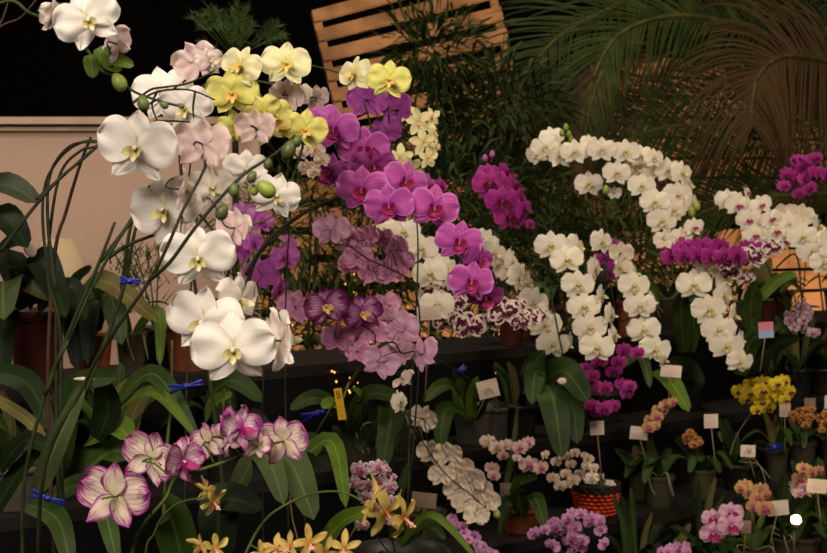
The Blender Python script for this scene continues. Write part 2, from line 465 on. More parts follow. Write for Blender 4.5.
def orient(yaw, pitch, roll):
    return Matrix.Rotation(R(yaw), 4, 'Z') @ Matrix.Rotation(R(90 - pitch), 4, 'X') @ Matrix.Rotation(R(roll), 4, 'Z')

FCOUNT = [0]
KS = {'mauve': .88, 'palemauve': .92, 'orchidpink': .84, 'purpledark': .92, 'whitefar': .89, 'whitefold': .88, 'creamback': .9, 'whitepl': .94}
def flower(parent, k, px, py, w, yaw=0, pitch=-8, roll=0, d=2.0, sub=True):
    bl, lp, cm = KIND[k]
    FCOUNT[0] += 1
    c = P(px, py, d); size = w * d / F * KS.get(k, 1)
    Mx = Matrix.Translation(c) @ orient(yaw, pitch, roll) @ Matrix.Scale(size, 4)
    o = child_mesh('flower', bl[FCOUNT[0] % len(bl)], parent, Mx)
    for nm, me in (('lip', lp), ('column', cm)):
        if me is None or (not sub and nm == 'column'): continue
        q = bpy.data.objects.new(nm, me); link(q); q.parent = o
    n = (Mx.to_3x3() @ Vector((0, 0, 1))).normalized()
    return c - n * size * .02, n, size

def stem_mesh(parent, paths, radius, mat, heads=(), name='flower_stem', maxlen=.3):
    """one mesh per stem; short stalks run from it to the heads"""
    outs = []
    for i, pts in enumerate(paths):
        mb = MB(); sp = smooth_path(pts, 6)
        mb.tube(sp, radius, 7, r2=radius * .6)
        outs.append((mb, sp))
    for (c, n, size) in heads:
        best = None
        for mb, sp in outs:
            for q in sp[len(sp) // 4:]:
                dd = (q - c).length
                if best is None or dd < best[0]: best = (dd, q, mb)
        if best is None or best[0] > maxlen: continue
        dd, q, mb = best
        m1 = c - n * min(dd * .4, size * .35)
        mb.tube(smooth_path([q, q.lerp(m1, .6) + Vector((0, 0, dd * .12)), m1, c], 3), max(radius * .42, .0006), 5)
    for mb, sp in outs:
        mb.obj(name, [M[mat]], parent)

def leaf(parent, pts, width, mat='leaf', fold=.18, hint=None, name='leaf', nS=12):
    """strap leaf along three or more world points"""
    sp = smooth_path(pts, max(3, nS // (len(pts) - 1)))
    hint = Vector(hint) if hint is not None else Vector((0, -.75, .65))
    mb = MB(); vs = []; uvs = []; fs = []; L = len(sp) - 1; nT = 6
    for i, p in enumerate(sp):
        s = i / L
        t = (sp[min(i + 1, L)] - sp[max(i - 1, 0)]).normalized()
        h = hint - t * hint.dot(t)
        if h.length < .1: h = Vector((0.2, 0, 1)) - t * t.z
        h.normalize(); side = t.cross(h).normalized()
        w = width / 2 * max(.06, (math.sin(math.pi * (s ** .85 * .86 + .12)) ** .6))
        if s > .9: w *= math.sqrt(max(.0, 1 - ((s - .9) / .1) ** 2)) * .98 + .02
        for j in range(nT + 1):
            u = 2 * j / nT - 1
            q = p + side * (u * w) + h * (fold * w * (abs(u) ** 1.3) + .06 * w * math.sin(s * 9 + u))
            vs.append(q); uvs.append((.5 + u / 2, s))
    for i in range(L):
        for j in range(nT):
            a = i * (nT + 1) + j
            fs.append((a, a + nT + 1, a + nT + 2, a + 1))
    mb.add(vs, fs, 0, uvs)
    return mb.obj(name, [M[mat]], parent)

def pleaf(parent, trip, wpx, mat='leaf', **kw):
    pts = [P(*t) for t in trip]; d = sum(t[2] for t in trip) / len(trip)
    return leaf(parent, pts, wpx * d / F, mat, **kw)

def auto_leaves(parent, top, n, length, width, mat='leaf', seed=0, up=.5, az0=None):
    rr = random.Random(seed)
    for i in range(n):
        a = (az0 if az0 is not None else rr.uniform(0, 6.28)) + i * math.pi + rr.uniform(-.7, .7)
        if i % 2 == 0 and n > 2: a += i * .35
        L = length * rr.uniform(.75, 1.15); dirv = Vector((math.cos(a), math.sin(a), 0))
        p0 = Vector(top) + dirv * .006
        p1 = p0 + dirv * L * .45 + Vector((0, 0, L * up * rr.uniform(.7, 1.2)))
        p2 = p0 + dirv * L * .95 + Vector((0, 0, L * up * rr.uniform(-.2, .9)))
        leaf(parent, [p0, p1, p2], width * rr.uniform(.85, 1.15), mat, hint=(0, -.1, 1))

def bud(parent, px, py, w, d, ang=0, mat='bud', name='bud'):
    mb = MB(); c = P(px, py, d); s = w * d / F / 2
    mb.ball(c, (s * .8, s * .8, s * 1.1), Matrix.Rotation(R(ang), 3, 'Y'), n=10, m=8, egg=.18)
    mb.obj(name, [M[mat]], parent)
    return c

def pot(parent, base, r, h, style='clear', seed=0):
    base = Vector(base); mb = MB()
    mat = {'clear': 'clear', 'clay': 'clay', 'maroon': 'maroon_pot', 'black': 'black_pot', 'grey': 'grey_pot'}[style]
    rb = r * .76; th = max(.002, r * .05)
    prof = [(0.001, 0.0), (rb, 0.0), (rb * 1.01, .003), (r * .94, h * .84), (r * .95, h * .85), (r * 1.03, h * .86), (r * 1.05, h * .99), (r * 1.03, h), (r * .97, h), (r * .93, h * .84), (rb - th, .006), (0.001, .005)]
    mb.lathe(base, prof, 28)
    mb.obj('pot', [M[mat]], parent)
    rr = random.Random(seed); mb = MB()
    top = h * .9
    if style == 'clear': mb.lathe(base, [(.001, .007), (rb - th * 2, .008), (r * .89, top * .93), (r * .7, top), (.001, top * 1.02)], 20)
    else: mb.lathe(base, [(r * .90, top * .9), (r * .7, top), (.001, top * 1.02)], 20)
    for i in range(40):
        a = rr.uniform(0, 6.28); q = r * .85 * math.sqrt(rr.random())
        mb.box(base + Vector((q * math.cos(a), q * math.sin(a), top)), (r * .12, r * .07, r * .05), Matrix.Rotation(rr.uniform(0, 3), 3, 'Z') @ Matrix.Rotation(rr.uniform(-.5, .5), 3, 'X'))
    mb.obj('bark_mix', [M['bark']], parent, smooth=False)
    if (style in ('clear', 'grey', 'maroon') and seed % 3 == 0) or seed == 37:
        mb = MB()
        for i in range(3):
            a = rr.uniform(3.4, 6.0); q = r * 1.05
            mb.tube(smooth_path([base + Vector((0, 0, top)), base + Vector((q * math.cos(a), q * math.sin(a), h * 1.15)),
                                 base + Vector((q * 1.15 * math.cos(a + .2), q * 1.15 * math.sin(a + .2), h * .75)),
                                 base + Vector((q * 1.1 * math.cos(a + .5), q * 1.1 * math.sin(a + .5), h * rr.uniform(.25, .5)))], 5), r * .05, 6, r2=r * .03)
        mb.obj('aerial_root', [M['roots']], parent)

# ---------------------------------------------------------------- setting
V = Vector((-.6, .8, 0)); U = Vector((.8, .6, 0))
TIER = {'top': (2.745, 1.21), 'mid': (2.544, .985), 'low': (2.33, .80), 'foot': (2.10, .62)}
def on(px, tier, back=.06):
    """point on a shelf at picture column px, `back` metres behind its front edge"""
    c, z = TIER[tier]; k = (px - 413.5) / F
    y = (c + back) / (.8 - .6 * k)
    return Vector((k * y, y, z))

ROT = Matrix(((.8, -.6, 0), (.6, .8, 0), (0, 0, 1)))
def bench_box(mb, u0, u1, c0, c1, z0, z1):
    c = U * ((u0 + u1) / 2) + V * ((c0 + c1) / 2) + Vector((0, 0, (z0 + z1) / 2))
    mb.box(c, ((u1 - u0) / 2, (c1 - c0) / 2, (z1 - z0) / 2), ROT)

mb = MB(); mb.box((0, 4, -.02), (7, 5.5, .02)); tag(mb.obj('floor', [M['floor']], smooth=False), kind='structure')
mb = MB(); mb.box((0, 8.6, 2), (7, .05, 2.4)); tag(mb.obj('wall_back', [M['night']], smooth=False), kind='structure')
mb = MB(); mb.box((-2.0, 4.6, .95), (1.46, .03, .95)); tag(mb.obj('wall_partition', [M['pale_wall']], smooth=False), kind='structure')
mb = MB(); mb.box((-2.0, 4.57, 1.9), (1.48, .05, .012)); mb.box((-2.0, 4.58, 1.872), (1.47, .035, .006)); tag(mb.obj('trim_partition', [M['trim']], smooth=False), kind='structure')

bench = empty('tiered_plant_stand', U * .8 + V * 2.5)
tag(bench, 'black stepped plant stand holding the potted orchids', 'plant stand')
u0, u1 = 1.0, 4.6
u0 = 0.3
order = ['foot', 'low', 'mid', 'top']
nxt = {'foot': 2.33, 'low': 2.544, 'mid': 2.745, 'top': 2.745 + .30}
for t in order:
    c, z = TIER[t]
    mb = MB(); bench_box(mb, u0, u1, c, nxt[t] + (.02 if t != 'top' else 0), z - .028, z); mb.obj('shelf', [M['board']], bench, smooth=False)
    mb = MB(); bench_box(mb, u0, u1, nxt[t] + .0 if t != 'top' else c + .28, (nxt[t] + .012) if t != 'top' else c + .295, (z if t != 'top' else .02), ({'foot': .80, 'low': .985, 'mid': 1.21}.get(t, 1.182)) - .03 if t != 'top' else 1.18)
    mb.obj('riser', [M['riser']], bench, smooth=False)
for u in (u0 + .05, 1.6, 3.0, u1 - .05):
    mb = MB()
    bench_box(mb, u - .02, u + .02, 2.13, 2.17, 0, .592); mb.obj('leg', [M['board']], bench, smooth=False)
    mb = MB()
    bench_box(mb, u - .02, u + .02, 2.90, 2.94, 0, 1.18); mb.obj('leg', [M['board']], bench, smooth=False)

TZ = .78
table = empty('display_table', (-.3, 1.9, 0))
tag(table, 'low black display table under the nearest orchids', 'table')
mb = MB(); bench_box(mb, -.2, 1.7, .95, 2.06, TZ - .03, TZ); mb.obj('tabletop', [M['board']], table, smooth=False)
for u in (-.12, 1.62):
    for c in (1.02, 2.0):
        mb = MB(); bench_box(mb, u - .02, u + .02, c - .02, c + .02, 0, TZ - .03); mb.obj('leg', [M['board']], table, smooth=False)

# ---------------------------------------------------------------- plant builder
def plant(label, base, pot_spec, group=None, name='potted_orchid', stand=True):
    o = empty(name, base); tag(o, label, 'orchid', group)
    if pot_spec:
        pot(o, base, *pot_spec)
        if abs(base[2] - 1.21) < .01 and base[0] > -.3: auto_leaves(o, Vector(base) + Vector((0, 0, pot_spec[1] * .9)), 4, .12, .038, 'leaf', pot_spec[3] + 300, .55)
    return o

def tbl(px, d):      # a spot on the display table
    k = (px - 413.5) / F
    return Vector((k * d, d, TZ))

def spray(o, k, fl, d0, d1, stems, rad, mat='stem', step=.006, sub=True, behind=.02):
    """fl: (px,py,w,yaw,pitch,roll[,kind[,dd]]); later ones lie nearer"""
    heads = []; n = len(fl)
    for i, f in enumerate(fl):
        f = list(f) + [0, -8, 0][len(f) - 3:] if len(f) < 6 else list(f)
        kk = f[6] if len(f) > 6 and f[6] else k
        dd = f[7] if len(f) > 7 else 0
        d = d0 + (d1 - d0) * (i / max(1, n - 1)) - step * (i % 7) + dd
        heads.append(flower(o, kk, f[0], f[1], f[2], f[3], f[4], f[5], d, sub))
    paths = [[P(*p) if not isinstance(p, Vector) else p for p in s] for s in stems]
    stem_mesh(o, paths, rad, mat, heads)
    return heads

def clip(o, px, py, d, ang=0, L=22):
    c = P(px, py, d); s = d / F; mb = MB(); Rm = Matrix.Rotation(R(-ang), 3, 'Y')
    for sg in (-1, 1):
        mb.tube([c + Rm @ Vector((-L / 2 * s, 0, sg * 3.5 * s)), c + Rm @ Vector((0, 0, 0)), c + Rm @ Vector((L / 2 * s, 0, sg * 2 * s))], 1.7 * s, 6)
    mb.tube([c + Rm @ Vector((-3 * s, -2 * s, 0)), c + Rm @ Vector((3 * s, -2 * s, 0))], 3.2 * s, 8)
    mb.obj('clip', [M['blue']], o)


# ================================================================ nearest white sprays
g_white = 'large white moth orchids at the left'
b = tbl(30, 1.62)
o = plant('large white moth orchid whose lowest big blooms hang beside the clay pot', b, (.06, .12, 'clay', 1), g_white)
spray(o, 'white', [
    (198, 258, 78, 6, -16, 4), (240, 300, 62, 62, -5, -8), (203, 322, 82, -14, -10, -8),
    (283, 340, 78, 118, 5, -14), (233, 350, 88, 4, -6, 3)], 1.53, 1.47,
    [[b + Vector((0, 0, .1)), (22, 520, 1.6), (45, 395, 1.58), (66, 345, 1.57), (86, 300, 1.62), (125, 230, 1.68), (165, 195, 1.68), (200, 215, 1.66), (230, 260, 1.58), (240, 310, 1.53), (262, 345, 1.50)],
     ], .0026, 'stem', step=.012)
stem_mesh(o, [[b + Vector((0.01, 0, .1)), P(40, 500, 1.5), P(84, 385, 1.48), P(112, 335, 1.46), P(150, 280, 1.44), P(168, 245, 1.43), P(184, 208, 1.43), P(203, 172, 1.44), P(205, 160, 1.45)]], .0025, 'stem_dark')
stem_mesh(o, [[P(150, 280, 1.44), P(170, 262, 1.42), P(195, 228, 1.41), P(222, 196, 1.41), P(247, 172, 1.42), P(275, 154, 1.43), P(295, 135, 1.44)]], .0023, 'stem_dark')
for x, y, w, a in ((222, 212, 16, 20), (234, 190, 13, 0), (252, 177, 12, 30), (268, 164, 11, 10)):
    bud(o, x, y, w, 1.40, a, 'bud_dark')
bud(o, 266, 189, 20, 1.40, -50, 'bud'); bud(o, 289, 150, 18, 1.42, 20, 'bud_dark'); bud(o, 297, 141, 12, 1.42, 20, 'bud_dark'); bud(o, 254, 190, 11, 1.41, 0)
clip(o, 130, 281, 1.5, -5, 20)
stem_mesh(o, [[P(45, 395, 1.575), P(75, 318, 1.57), P(97, 268, 1.56), P(115, 222, 1.56)]], .0030, 'stem', name='support_stake')

b = tbl(64, 1.78)
o = plant('large white moth orchid arching over with blooms beside the black backdrop', b, (.06, .12, 'black', 2), g_white)
spray(o, 'white', [
    (163, 92, 64, 8, 12, 10), (197, 62, 50, 165, 10, -20, 'pinkback'), (210, 62, 34, 40, 0, 10, 'pinkback'), (185, 108, 58, -10, -20, 6),
    (165, 210, 84, -16, -6, 14), (203, 145, 62, 172, -5, 4, 'pinkback'), (184, 190, 50, 105, -10, 10, 'pinkback'),
    (212, 188, 52, 20, -10, 6), (190, 238, 40, 150, -15, 10, 'pinkback'), (235, 228, 46, 150, -10, 10, 'pinkback'),
    (136, 148, 86, -4, -10, -8)], 1.74, 1.60,
    [[b + Vector((0, 0, .1)), (58, 480, 1.78), (56, 360, 1.78), (55, 300, 1.78), (44, 240, 1.78), (44, 190, 1.78), (58, 160, 1.77), (78, 144, 1.76), (97, 141, 1.75), (130, 150, 1.74), (160, 180, 1.73), (190, 200, 1.73)],
     [b + Vector((.012, 0, .1)), (62, 480, 1.76), (60, 330, 1.76), (48, 280, 1.76), (52, 215, 1.75), (62, 170, 1.74), (82, 150, 1.73), (100, 144, 1.72), (140, 110, 1.72), (165, 95, 1.72), (200, 70, 1.72)]],
    .0025, 'stem_dark', step=.012)
stem_mesh(o, [[P(0, 252, 1.7), P(32, 210, 1.7), P(60, 178, 1.7), P(80, 162, 1.7), P(98, 146, 1.69)], [P(36, 200, 1.71), P(64, 175, 1.71), P(92, 150, 1.7)],
              [P(56, 290, 1.74), P(48, 225, 1.74), P(50, 175, 1.74), P(70, 146, 1.73), P(98, 142, 1.72)]], .0026, 'stem_dark')
stem_mesh(o, [[b + Vector((-.01, .0, .1)), P(48, 420, 1.8), P(54, 262, 1.8), P(66, 212, 1.8), P(80, 165, 1.79), P(91, 137, 1.78)]], .0032, 'cane_brown', name='support_cane')
stem_mesh(o, [[P(133, 103, 1.56), P(150, 90, 1.56), P(165, 87, 1.56), P(185, 84, 1.57), P(205, 76, 1.58), P(215, 70, 1.6)], [P(140, 100, 1.57), P(160, 91, 1.57), P(190, 90, 1.57), P(215, 100, 1.58)],
              [P(157, 92, 1.57), P(152, 105, 1.57), P(157, 120, 1.57)], [P(195, 92, 1.57), P(193, 108, 1.57), P(194, 118, 1.57)], [P(154, 121, 1.57), P(172, 121, 1.57), P(190, 122, 1.58)]], .0016, 'stem_dark')
stem_mesh(o, [[P(85, 395, 1.72), P(120, 300, 1.72), P(133, 240, 1.72), P(140, 212, 1.73)], [P(122, 290, 1.73), P(128, 240, 1.73), P(134, 214, 1.73)],
              [P(100, 262, 1.7), P(128, 225, 1.7), P(150, 185, 1.7)], [P(108, 258, 1.69), P(130, 244, 1.69), P(166, 231, 1.69)]], .0030, 'stem')

b = tbl(-190, 1.5)
o = plant('white moth orchid spray reaching in at the upper left corner over green buds', b, (.06, .12, 'black', 3), g_white)
spray(o, 'white', [
    (54, 16, 40, 70, -10, 5, 'pinkback'), (118, 44, 42, 150, 0, -30, 'pinkback'), (88, 20, 70, 18, -14, 28)], 1.5, 1.43,
    [[b + Vector((0, 0, .1)), (-160, 300, 1.5), (-90, 60, 1.5), (0, 3, 1.5), (30, 13, 1.5), (60, 26, 1.49), (84, 46, 1.48), (101, 70, 1.48), (115, 78, 1.47), (135, 92, 1.46), (160, 101, 1.46), (183, 107, 1.46)]], .0024, 'stem', step=.02)
for x, y, w, a in ((119, 82, 18, -30), (143, 103, 15, -20), (164, 105, 9, -60), (181, 106, 7, -60)): bud(o, x, y, w, 1.455, a, 'bud' if x == 119 else 'bud_dark')
for t in ([(103, 50, 1.45), (115, 58, 1.45), (134, 66, 1.45)], [(90, 55, 1.45), (92, 66, 1.45), (93, 78, 1.45)], [(98, 48, 1.46), (108, 62, 1.46), (122, 70, 1.46)]): pleaf(o, t, 16, 'leaf_bright', name='sepal', hint=(0, -1, .2))
stem_mesh(o, [[P(-40, 60, 1.5), P(0, 27, 1.5), P(20, 18, 1.5), P(36, 0, 1.5)], [P(-20, 60, 1.5), P(2, 20, 1.5), P(10, -6, 1.5)]], .0014, 'cane_brown', name='aerial_root')

# ---------------------------------------------------------------- yellow
b = tbl(240, 1.98)
o = plant('yellow moth orchid crowning the big white blooms', b, (.06, .12, 'clear', 4))
spray(o, 'yellow', [
    (317, 98, 30, 160, 0, 0, 'pinkback'), (300, 96, 34, 30, -10, 20, 'whitefar'), (288, 95, 40, 160, 5, 10, 'pinkback'), (250, 104, 34, 10, -10, 0, 'whitefar'),
    (235, 130, 46, 30, -20, 10), (272, 122, 56, 40, -6, 20), (241, 66, 46, -22, 0, -18, 'paleyellow'), (305, 130, 48, 10, -10, -10),
    (286, 64, 52, 12, 2, -4, 'paleyellow'), (232, 93, 56, 2, -14, 6), (264, 112, 40, 20, -20, 30), (256, 128, 44, 170, -4, 0, 'pinkback'), (246, 170, 48, 24, -14, 0, 'white'),
    (276, 196, 54, 18, -8, -14, 'white'), ], 2.0, 1.86,
    [[b + Vector((0, 0, .1)), (215, 420, 2.0), (190, 250, 2.0), (180, 130, 2.0), (205, 85, 2.0), (240, 80, 2.0), (285, 90, 2.0), (305, 130, 2.0), (290, 185, 1.95)]], .003, 'stem', step=.01)
bud(o, 252, 190, 12, 1.83)
b = tbl(180, 1.98)
o = plant('pale yellow moth orchid with two blooms above the purple spray', b, (.055, .11, 'clear', 5))
spray(o, 'paleyellow', [(355, 74, 42, -40, 4, 4), (389, 80, 46, 6, -4, -6, 'yellow')], 1.96, 1.93,
    [[b + Vector((0, 0, .1)), (185, 480, 2.04), (190, 300, 2.06), (205, 170, 2.06), (240, 90, 2.04), (275, 62, 2.0), (309, 65, 2.0), (340, 73, 1.99), (367, 80, 1.98)]], .0019, 'stem')
b = tbl(290, 2.2)
o = plant('cream miniature orchid with small red-lipped blooms under the yellow ones', b, (.04, .08, 'clear', 6))
spray(o, 'rosywhite', [(300, 152, 20, 10, 0, 0), (316, 150, 20, 30, 0, 0), (322, 160, 18, 10, 0, 0), (307, 168, 20, -10, -10, 0), (314, 172, 16, 10, 0, 30)], 2.15, 2.12,
    [[b + Vector((0, 0, .08)), (285, 380, 2.2), (290, 220, 2.2), (305, 160, 2.18), (322, 150, 2.17)]], .0016, 'stem')

# ---------------------------------------------------------------- purple
b = tbl(215, 2.2)
o = plant('bright purple moth orchid in a long arching spray through the middle', b, (.06, .12, 'black', 7))
spray(o, 'purple', [
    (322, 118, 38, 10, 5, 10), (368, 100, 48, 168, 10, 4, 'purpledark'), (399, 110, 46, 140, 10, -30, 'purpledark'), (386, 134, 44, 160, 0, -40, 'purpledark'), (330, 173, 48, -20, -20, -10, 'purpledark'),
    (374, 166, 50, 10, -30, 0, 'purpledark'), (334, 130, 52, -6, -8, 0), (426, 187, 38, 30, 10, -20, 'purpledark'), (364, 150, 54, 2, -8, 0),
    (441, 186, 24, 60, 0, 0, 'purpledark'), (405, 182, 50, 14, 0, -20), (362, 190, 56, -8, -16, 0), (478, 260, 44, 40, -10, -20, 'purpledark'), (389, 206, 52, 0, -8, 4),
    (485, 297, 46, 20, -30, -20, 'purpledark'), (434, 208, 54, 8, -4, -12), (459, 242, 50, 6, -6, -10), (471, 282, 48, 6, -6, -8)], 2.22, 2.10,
    [[b + Vector((0, 0, .1)), (225, 420, 2.24), (250, 275, 2.22), (275, 238, 2.2), (305, 212, 2.2), (345, 196, 2.2), (380, 185, 2.2), (415, 190, 2.2), (445, 220, 2.2), (470, 265, 2.2), (484, 295, 2.18)]], .0038, 'stem_dark', step=.006)
stem_mesh(o, [[P(246, 275, 2.15), P(262, 248, 2.14), P(285, 225, 2.14), P(315, 207, 2.14), P(340, 196, 2.14)], [P(345, 196, 2.22), P(342, 172, 2.22), P(340, 150, 2.22), P(345, 125, 2.22), P(380, 108, 2.22), P(405, 112, 2.22)]], .0034, 'stem_dark')
stem_mesh(o, [[P(222, 235, 2.0), P(250, 226, 2.02), P(280, 214, 2.05), P(310, 203, 2.1)]], .0016, 'stem_bright')

# ---------------------------------------------------------------- pinks in the middle
b = tbl(262, 2.42)
o = plant('small orchid-pink moth orchid hanging behind the white and purple sprays', b, (.045, .09, 'clear', 8))
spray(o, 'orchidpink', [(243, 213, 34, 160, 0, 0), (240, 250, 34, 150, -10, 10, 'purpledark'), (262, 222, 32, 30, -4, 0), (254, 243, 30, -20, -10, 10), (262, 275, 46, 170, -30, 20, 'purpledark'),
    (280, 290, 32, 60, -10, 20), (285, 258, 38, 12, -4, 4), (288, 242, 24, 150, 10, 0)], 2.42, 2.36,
    [[b + Vector((0, 0, .09)), (262, 420, 2.45), (268, 320, 2.45), (272, 262, 2.44), (262, 225, 2.44), (245, 212, 2.44)]], .002, 'stem')
b = tbl(395, 2.38)
o = plant('dusky mauve moth orchid seen from behind with a dark stem across it', b, (.05, .1, 'clear', 9))
spray(o, 'mauve', [
    (352, 265, 34, 10, -20, 0), (400, 262, 38, 30, -10, 0), (383, 238, 36, 150, 30, 0), (395, 247, 34, 140, 10, -20), (350, 240, 38, 165, 0, 10, 'palemauve'), (365, 240, 38, 160, 0, -30),
    (358, 258, 36, 170, -10, 0), (375, 272, 40, 175, -12, 0), (394, 272, 38, 160, -14, -10), (398, 250, 40, 130, 0, -20), (331, 230, 44, 175, 4, 0, 'palemauve')], 2.40, 2.32,
    [[b + Vector((0, 0, .09)), (412, 460, 2.34), (420, 330, 2.33), (412, 285, 2.31), (392, 270, 2.29), (370, 260, 2.28), (348, 246, 2.28), (330, 244, 2.29)]], .0018, 'stem_dark', step=.006)
b = tbl(318, 2.32)
o = plant('mauve moth orchid with speckled petals and pale pink last blooms', b, (.05, .1, 'clear', 10))
spray(o, 'mauve', [
    (386, 308, 40, 30, 10, 30, 'palemauve'), (392, 320, 42, 160, 0, 10, 'palemauve'), (397, 352, 40, 160, -20, 0, 'palemauve'), (352, 345, 36, 30, -20, 0), (372, 332, 42, 165, 0, 10),
    (296, 307, 46, 165, -4, 16), (362, 313, 44, 22, 0, 16, 'spotted'), (338, 338, 40, 165, -6, 0), (358, 352, 34, 150, -20, 0), (404, 332, 46, 150, 0, -30, 'palemauve'), (380, 362, 44, 165, -10, 20, 'palemauve'),
    (424, 354, 44, 130, -4, -30, 'palemauve'), (404, 380, 28, 120, -40, -30, 'pinkback'), (326, 306, 48, 14, 0, 10, 'spotted')], 2.36, 2.26,
    [[b + Vector((0, 0, .09)), (300, 470, 2.3), (318, 430, 2.3), (345, 388, 2.3), (366, 358, 2.3), (375, 335, 2.3), (350, 320, 2.3), (325, 318, 2.3), (300, 318, 2.3)],
     [(366, 352, 2.3), (392, 342, 2.25), (402, 353, 2.25), (415, 352, 2.26), (405, 370, 2.27)]], .0018, 'stem', step=.006)
stem_mesh(o, [[b + Vector((.01, 0, .09)), P(290, 500, 2.34), P(325, 418, 2.32), P(345, 392, 2.31), P(368, 355, 2.3)]], .0016, 'stake', name='support_stake')

# cream star orchid behind the purple
b = tbl(395, 2.42) + Vector((.02, .0, 0))
o = plant('cream star-shaped orchid with narrow petals right of the purple blooms', b, (.045, .09, 'clear', 11))
spray(o, 'creamstar', [(404, 112, 26, 20, 10, 0), (432, 118, 22, 30, 10, 20), (418, 121, 30, -10, 0, 10), (434, 133, 20, 50, 0, 0), (400, 158, 28, 10, -10, 0), (412, 168, 28, -20, -20, 20), (428, 158, 24, 20, -10, 0), (424, 142, 30, 4, -2, 10), (436, 147, 18, 60, 0, 0)], 2.62, 2.56,
    [[b + Vector((0, 0, .09)), (410, 420, 2.62), (418, 260, 2.64), (414, 180, 2.64), (420, 140, 2.64), (415, 112, 2.63)]], .002, 'stem')

# ---------------------------------------------------------------- white arching sprays on the stand
g_w = 'white moth orchids cascading over the stand'
b = on(402, 'mid', .09)
o = plant('white moth orchid cascading from behind the purple spray to the blotched one', b, (.055, .10, 'clear', 12), g_w)
spray(o, 'whitefar', [(393, 222, 34, -10, 0, 0), (404, 232, 40, -6, -6, 0), (445, 268, 40, 40, 0, -20), (421, 249, 42, 0, -4, 4), (437, 305, 42, 0, 10, 0), (430, 274, 42, -2, -6, 8), (385, 228, 26, -30, 0, 0)], 2.92, 2.86,
    [[b + Vector((0, 0, .09)), (395, 360, 3.0), (378, 260, 2.98), (385, 218, 2.96), (405, 222, 2.96), (425, 250, 2.95), (438, 300, 2.93)]], .0024, 'stem')
b = on(545, 'top', .10)
o = plant('white moth orchid with a narrow slanting spray ending beside the broad leaves', b, (.055, .10, 'maroon', 13), g_w)
spray(o, 'whitefar', [(507, 268, 34, 150, 0, -20), (485, 240, 30, -20, 0, -30), (494, 253, 40, 34, -4, -28), (512, 262, 34, 60, 0, -30), (528, 285, 34, 60, -8, -30), (519, 278, 40, 44, -8, -34), (545, 316, 36, 50, -8, -30), (534, 303, 42, 24, -8, -20), (567, 344, 32, 60, -20, -10), (545, 325, 42, 14, -10, -10), (553, 345, 40, 6, -12, -6)], 3.42, 3.32,
    [[b + Vector((0, 0, .09)), (520, 330, 3.5), (500, 270, 3.5), (488, 238, 3.46), (500, 246, 3.44), (520, 272, 3.42), (540, 302, 3.40), (560, 340, 3.38)]], .0024, 'stem')
b = on(572, 'mid', .09)
o = plant('white moth orchid with a straight row of blooms above the broad drooping leaves', b, (.055, .09, 'black', 14), g_w)
spray(o, 'whitefar', [(577, 247, 36, 50, 6, -20), (551, 246, 40, -8, 0, 0), (595, 268, 34, 60, 0, -10), (567, 260, 40, 4, -6, 6), (602, 296, 30, 66, 0, -20), (578, 285, 40, 2, -6, 0), (611, 315, 32, 60, 0, -10), (584, 307, 40, 0, -6, 0), (614, 335, 30, 66, 0, -20), (590, 328, 41, 0, -8, 0), (597, 348, 42, -2, -8, 0)], 3.24, 3.12,
    [[b + Vector((0, 0, .08)), (568, 380, 3.3), (552, 300, 3.32), (548, 250, 3.3), (560, 240, 3.3), (578, 265, 3.28), (592, 310, 3.25), (604, 350, 3.22)]], .0024, 'stem')
for t, w, m in (([(542, 398, 3.18), (530, 372, 3.15), (545, 350, 3.12)], 20, 'leaf'), ([(552, 382, 3.15), (536, 372, 3.1), (532, 404, 3.05)], 24, 'leaf'),
                ([(546, 385, 3.12), (554, 402, 3.04), (562, 458, 3.0)], 32, 'leaf'), ([(546, 378, 3.14), (566, 372, 3.06), (588, 402, 3.0)], 30, 'leaf'), ([(558, 392, 3.14), (572, 405, 3.1), (577, 444, 3.06)], 24, 'leaf')):
    pleaf(o, t, w, m, hint=(0, -1, .3))
mb = MB(); c = P(562, 381, 3.02); mb.ball(c, (.011, .002, .008), n=14, m=6); mb.obj('leaf_sticker', [M['card']], o)
b = on(640, 'top', .10)
o = plant('white moth orchid whose row of blooms ends at the white card', b, (.05, .10, 'clay', 15), g_w)
spray(o, 'whitefar', [(602, 242, 34, 34, 0, -10), (622, 253, 32, 150, 10, 0), (620, 268, 32, 40, -10, -10, 'whitefold'), (634, 274, 30, 60, 10, 0), (634, 286, 38, 2, -6, 0), (652, 302, 28, 60, 0, 0), (640, 306, 38, 0, -6, 0), (644, 330, 40, 4, -8, 0), (665, 360, 22, 60, -20, 0), (655, 350, 40, 8, -12, -8)], 3.46, 3.34,
    [[b + Vector((0, 0, .09)), (620, 320, 3.6), (606, 262, 3.56), (598, 236, 3.53), (612, 240, 3.52), (630, 262, 3.5), (645, 300, 3.48), (660, 350, 3.45)]], .0024, 'stem')
pleaf(o, [(612, 350, 3.55), (600, 300, 3.5), (604, 262, 3.5)], 12, 'leaf_dark')
b = on(700, 'top', .08)
o = plant('white moth orchid hanging below the magenta row, tipped with blooms above the yellow orchid', b, (.05, .09, 'black', 16), g_w)
spray(o, 'whitefar', [(709, 266, 32, 0, 0, 0), (724, 282, 34, 50, 0, -20), (694, 285, 42, -6, -6, 0), (724, 296, 36, 40, -6, -10), (709, 310, 42, 2, -6, 4), (734, 316, 34, 62, -8, -20), (719, 330, 42, 2, -6, 0), (740, 340, 28, 60, -10, 0), (727, 346, 42, 4, -10, -6), (740, 362, 34, 10, -20, -10)], 3.50, 3.36,
    [[b + Vector((0, 0, .08)), (686, 330, 3.6), (690, 280, 3.58), (700, 262, 3.56), (716, 272, 3.55), (724, 310, 3.52), (738, 355, 3.48)]], .0024, 'stem')
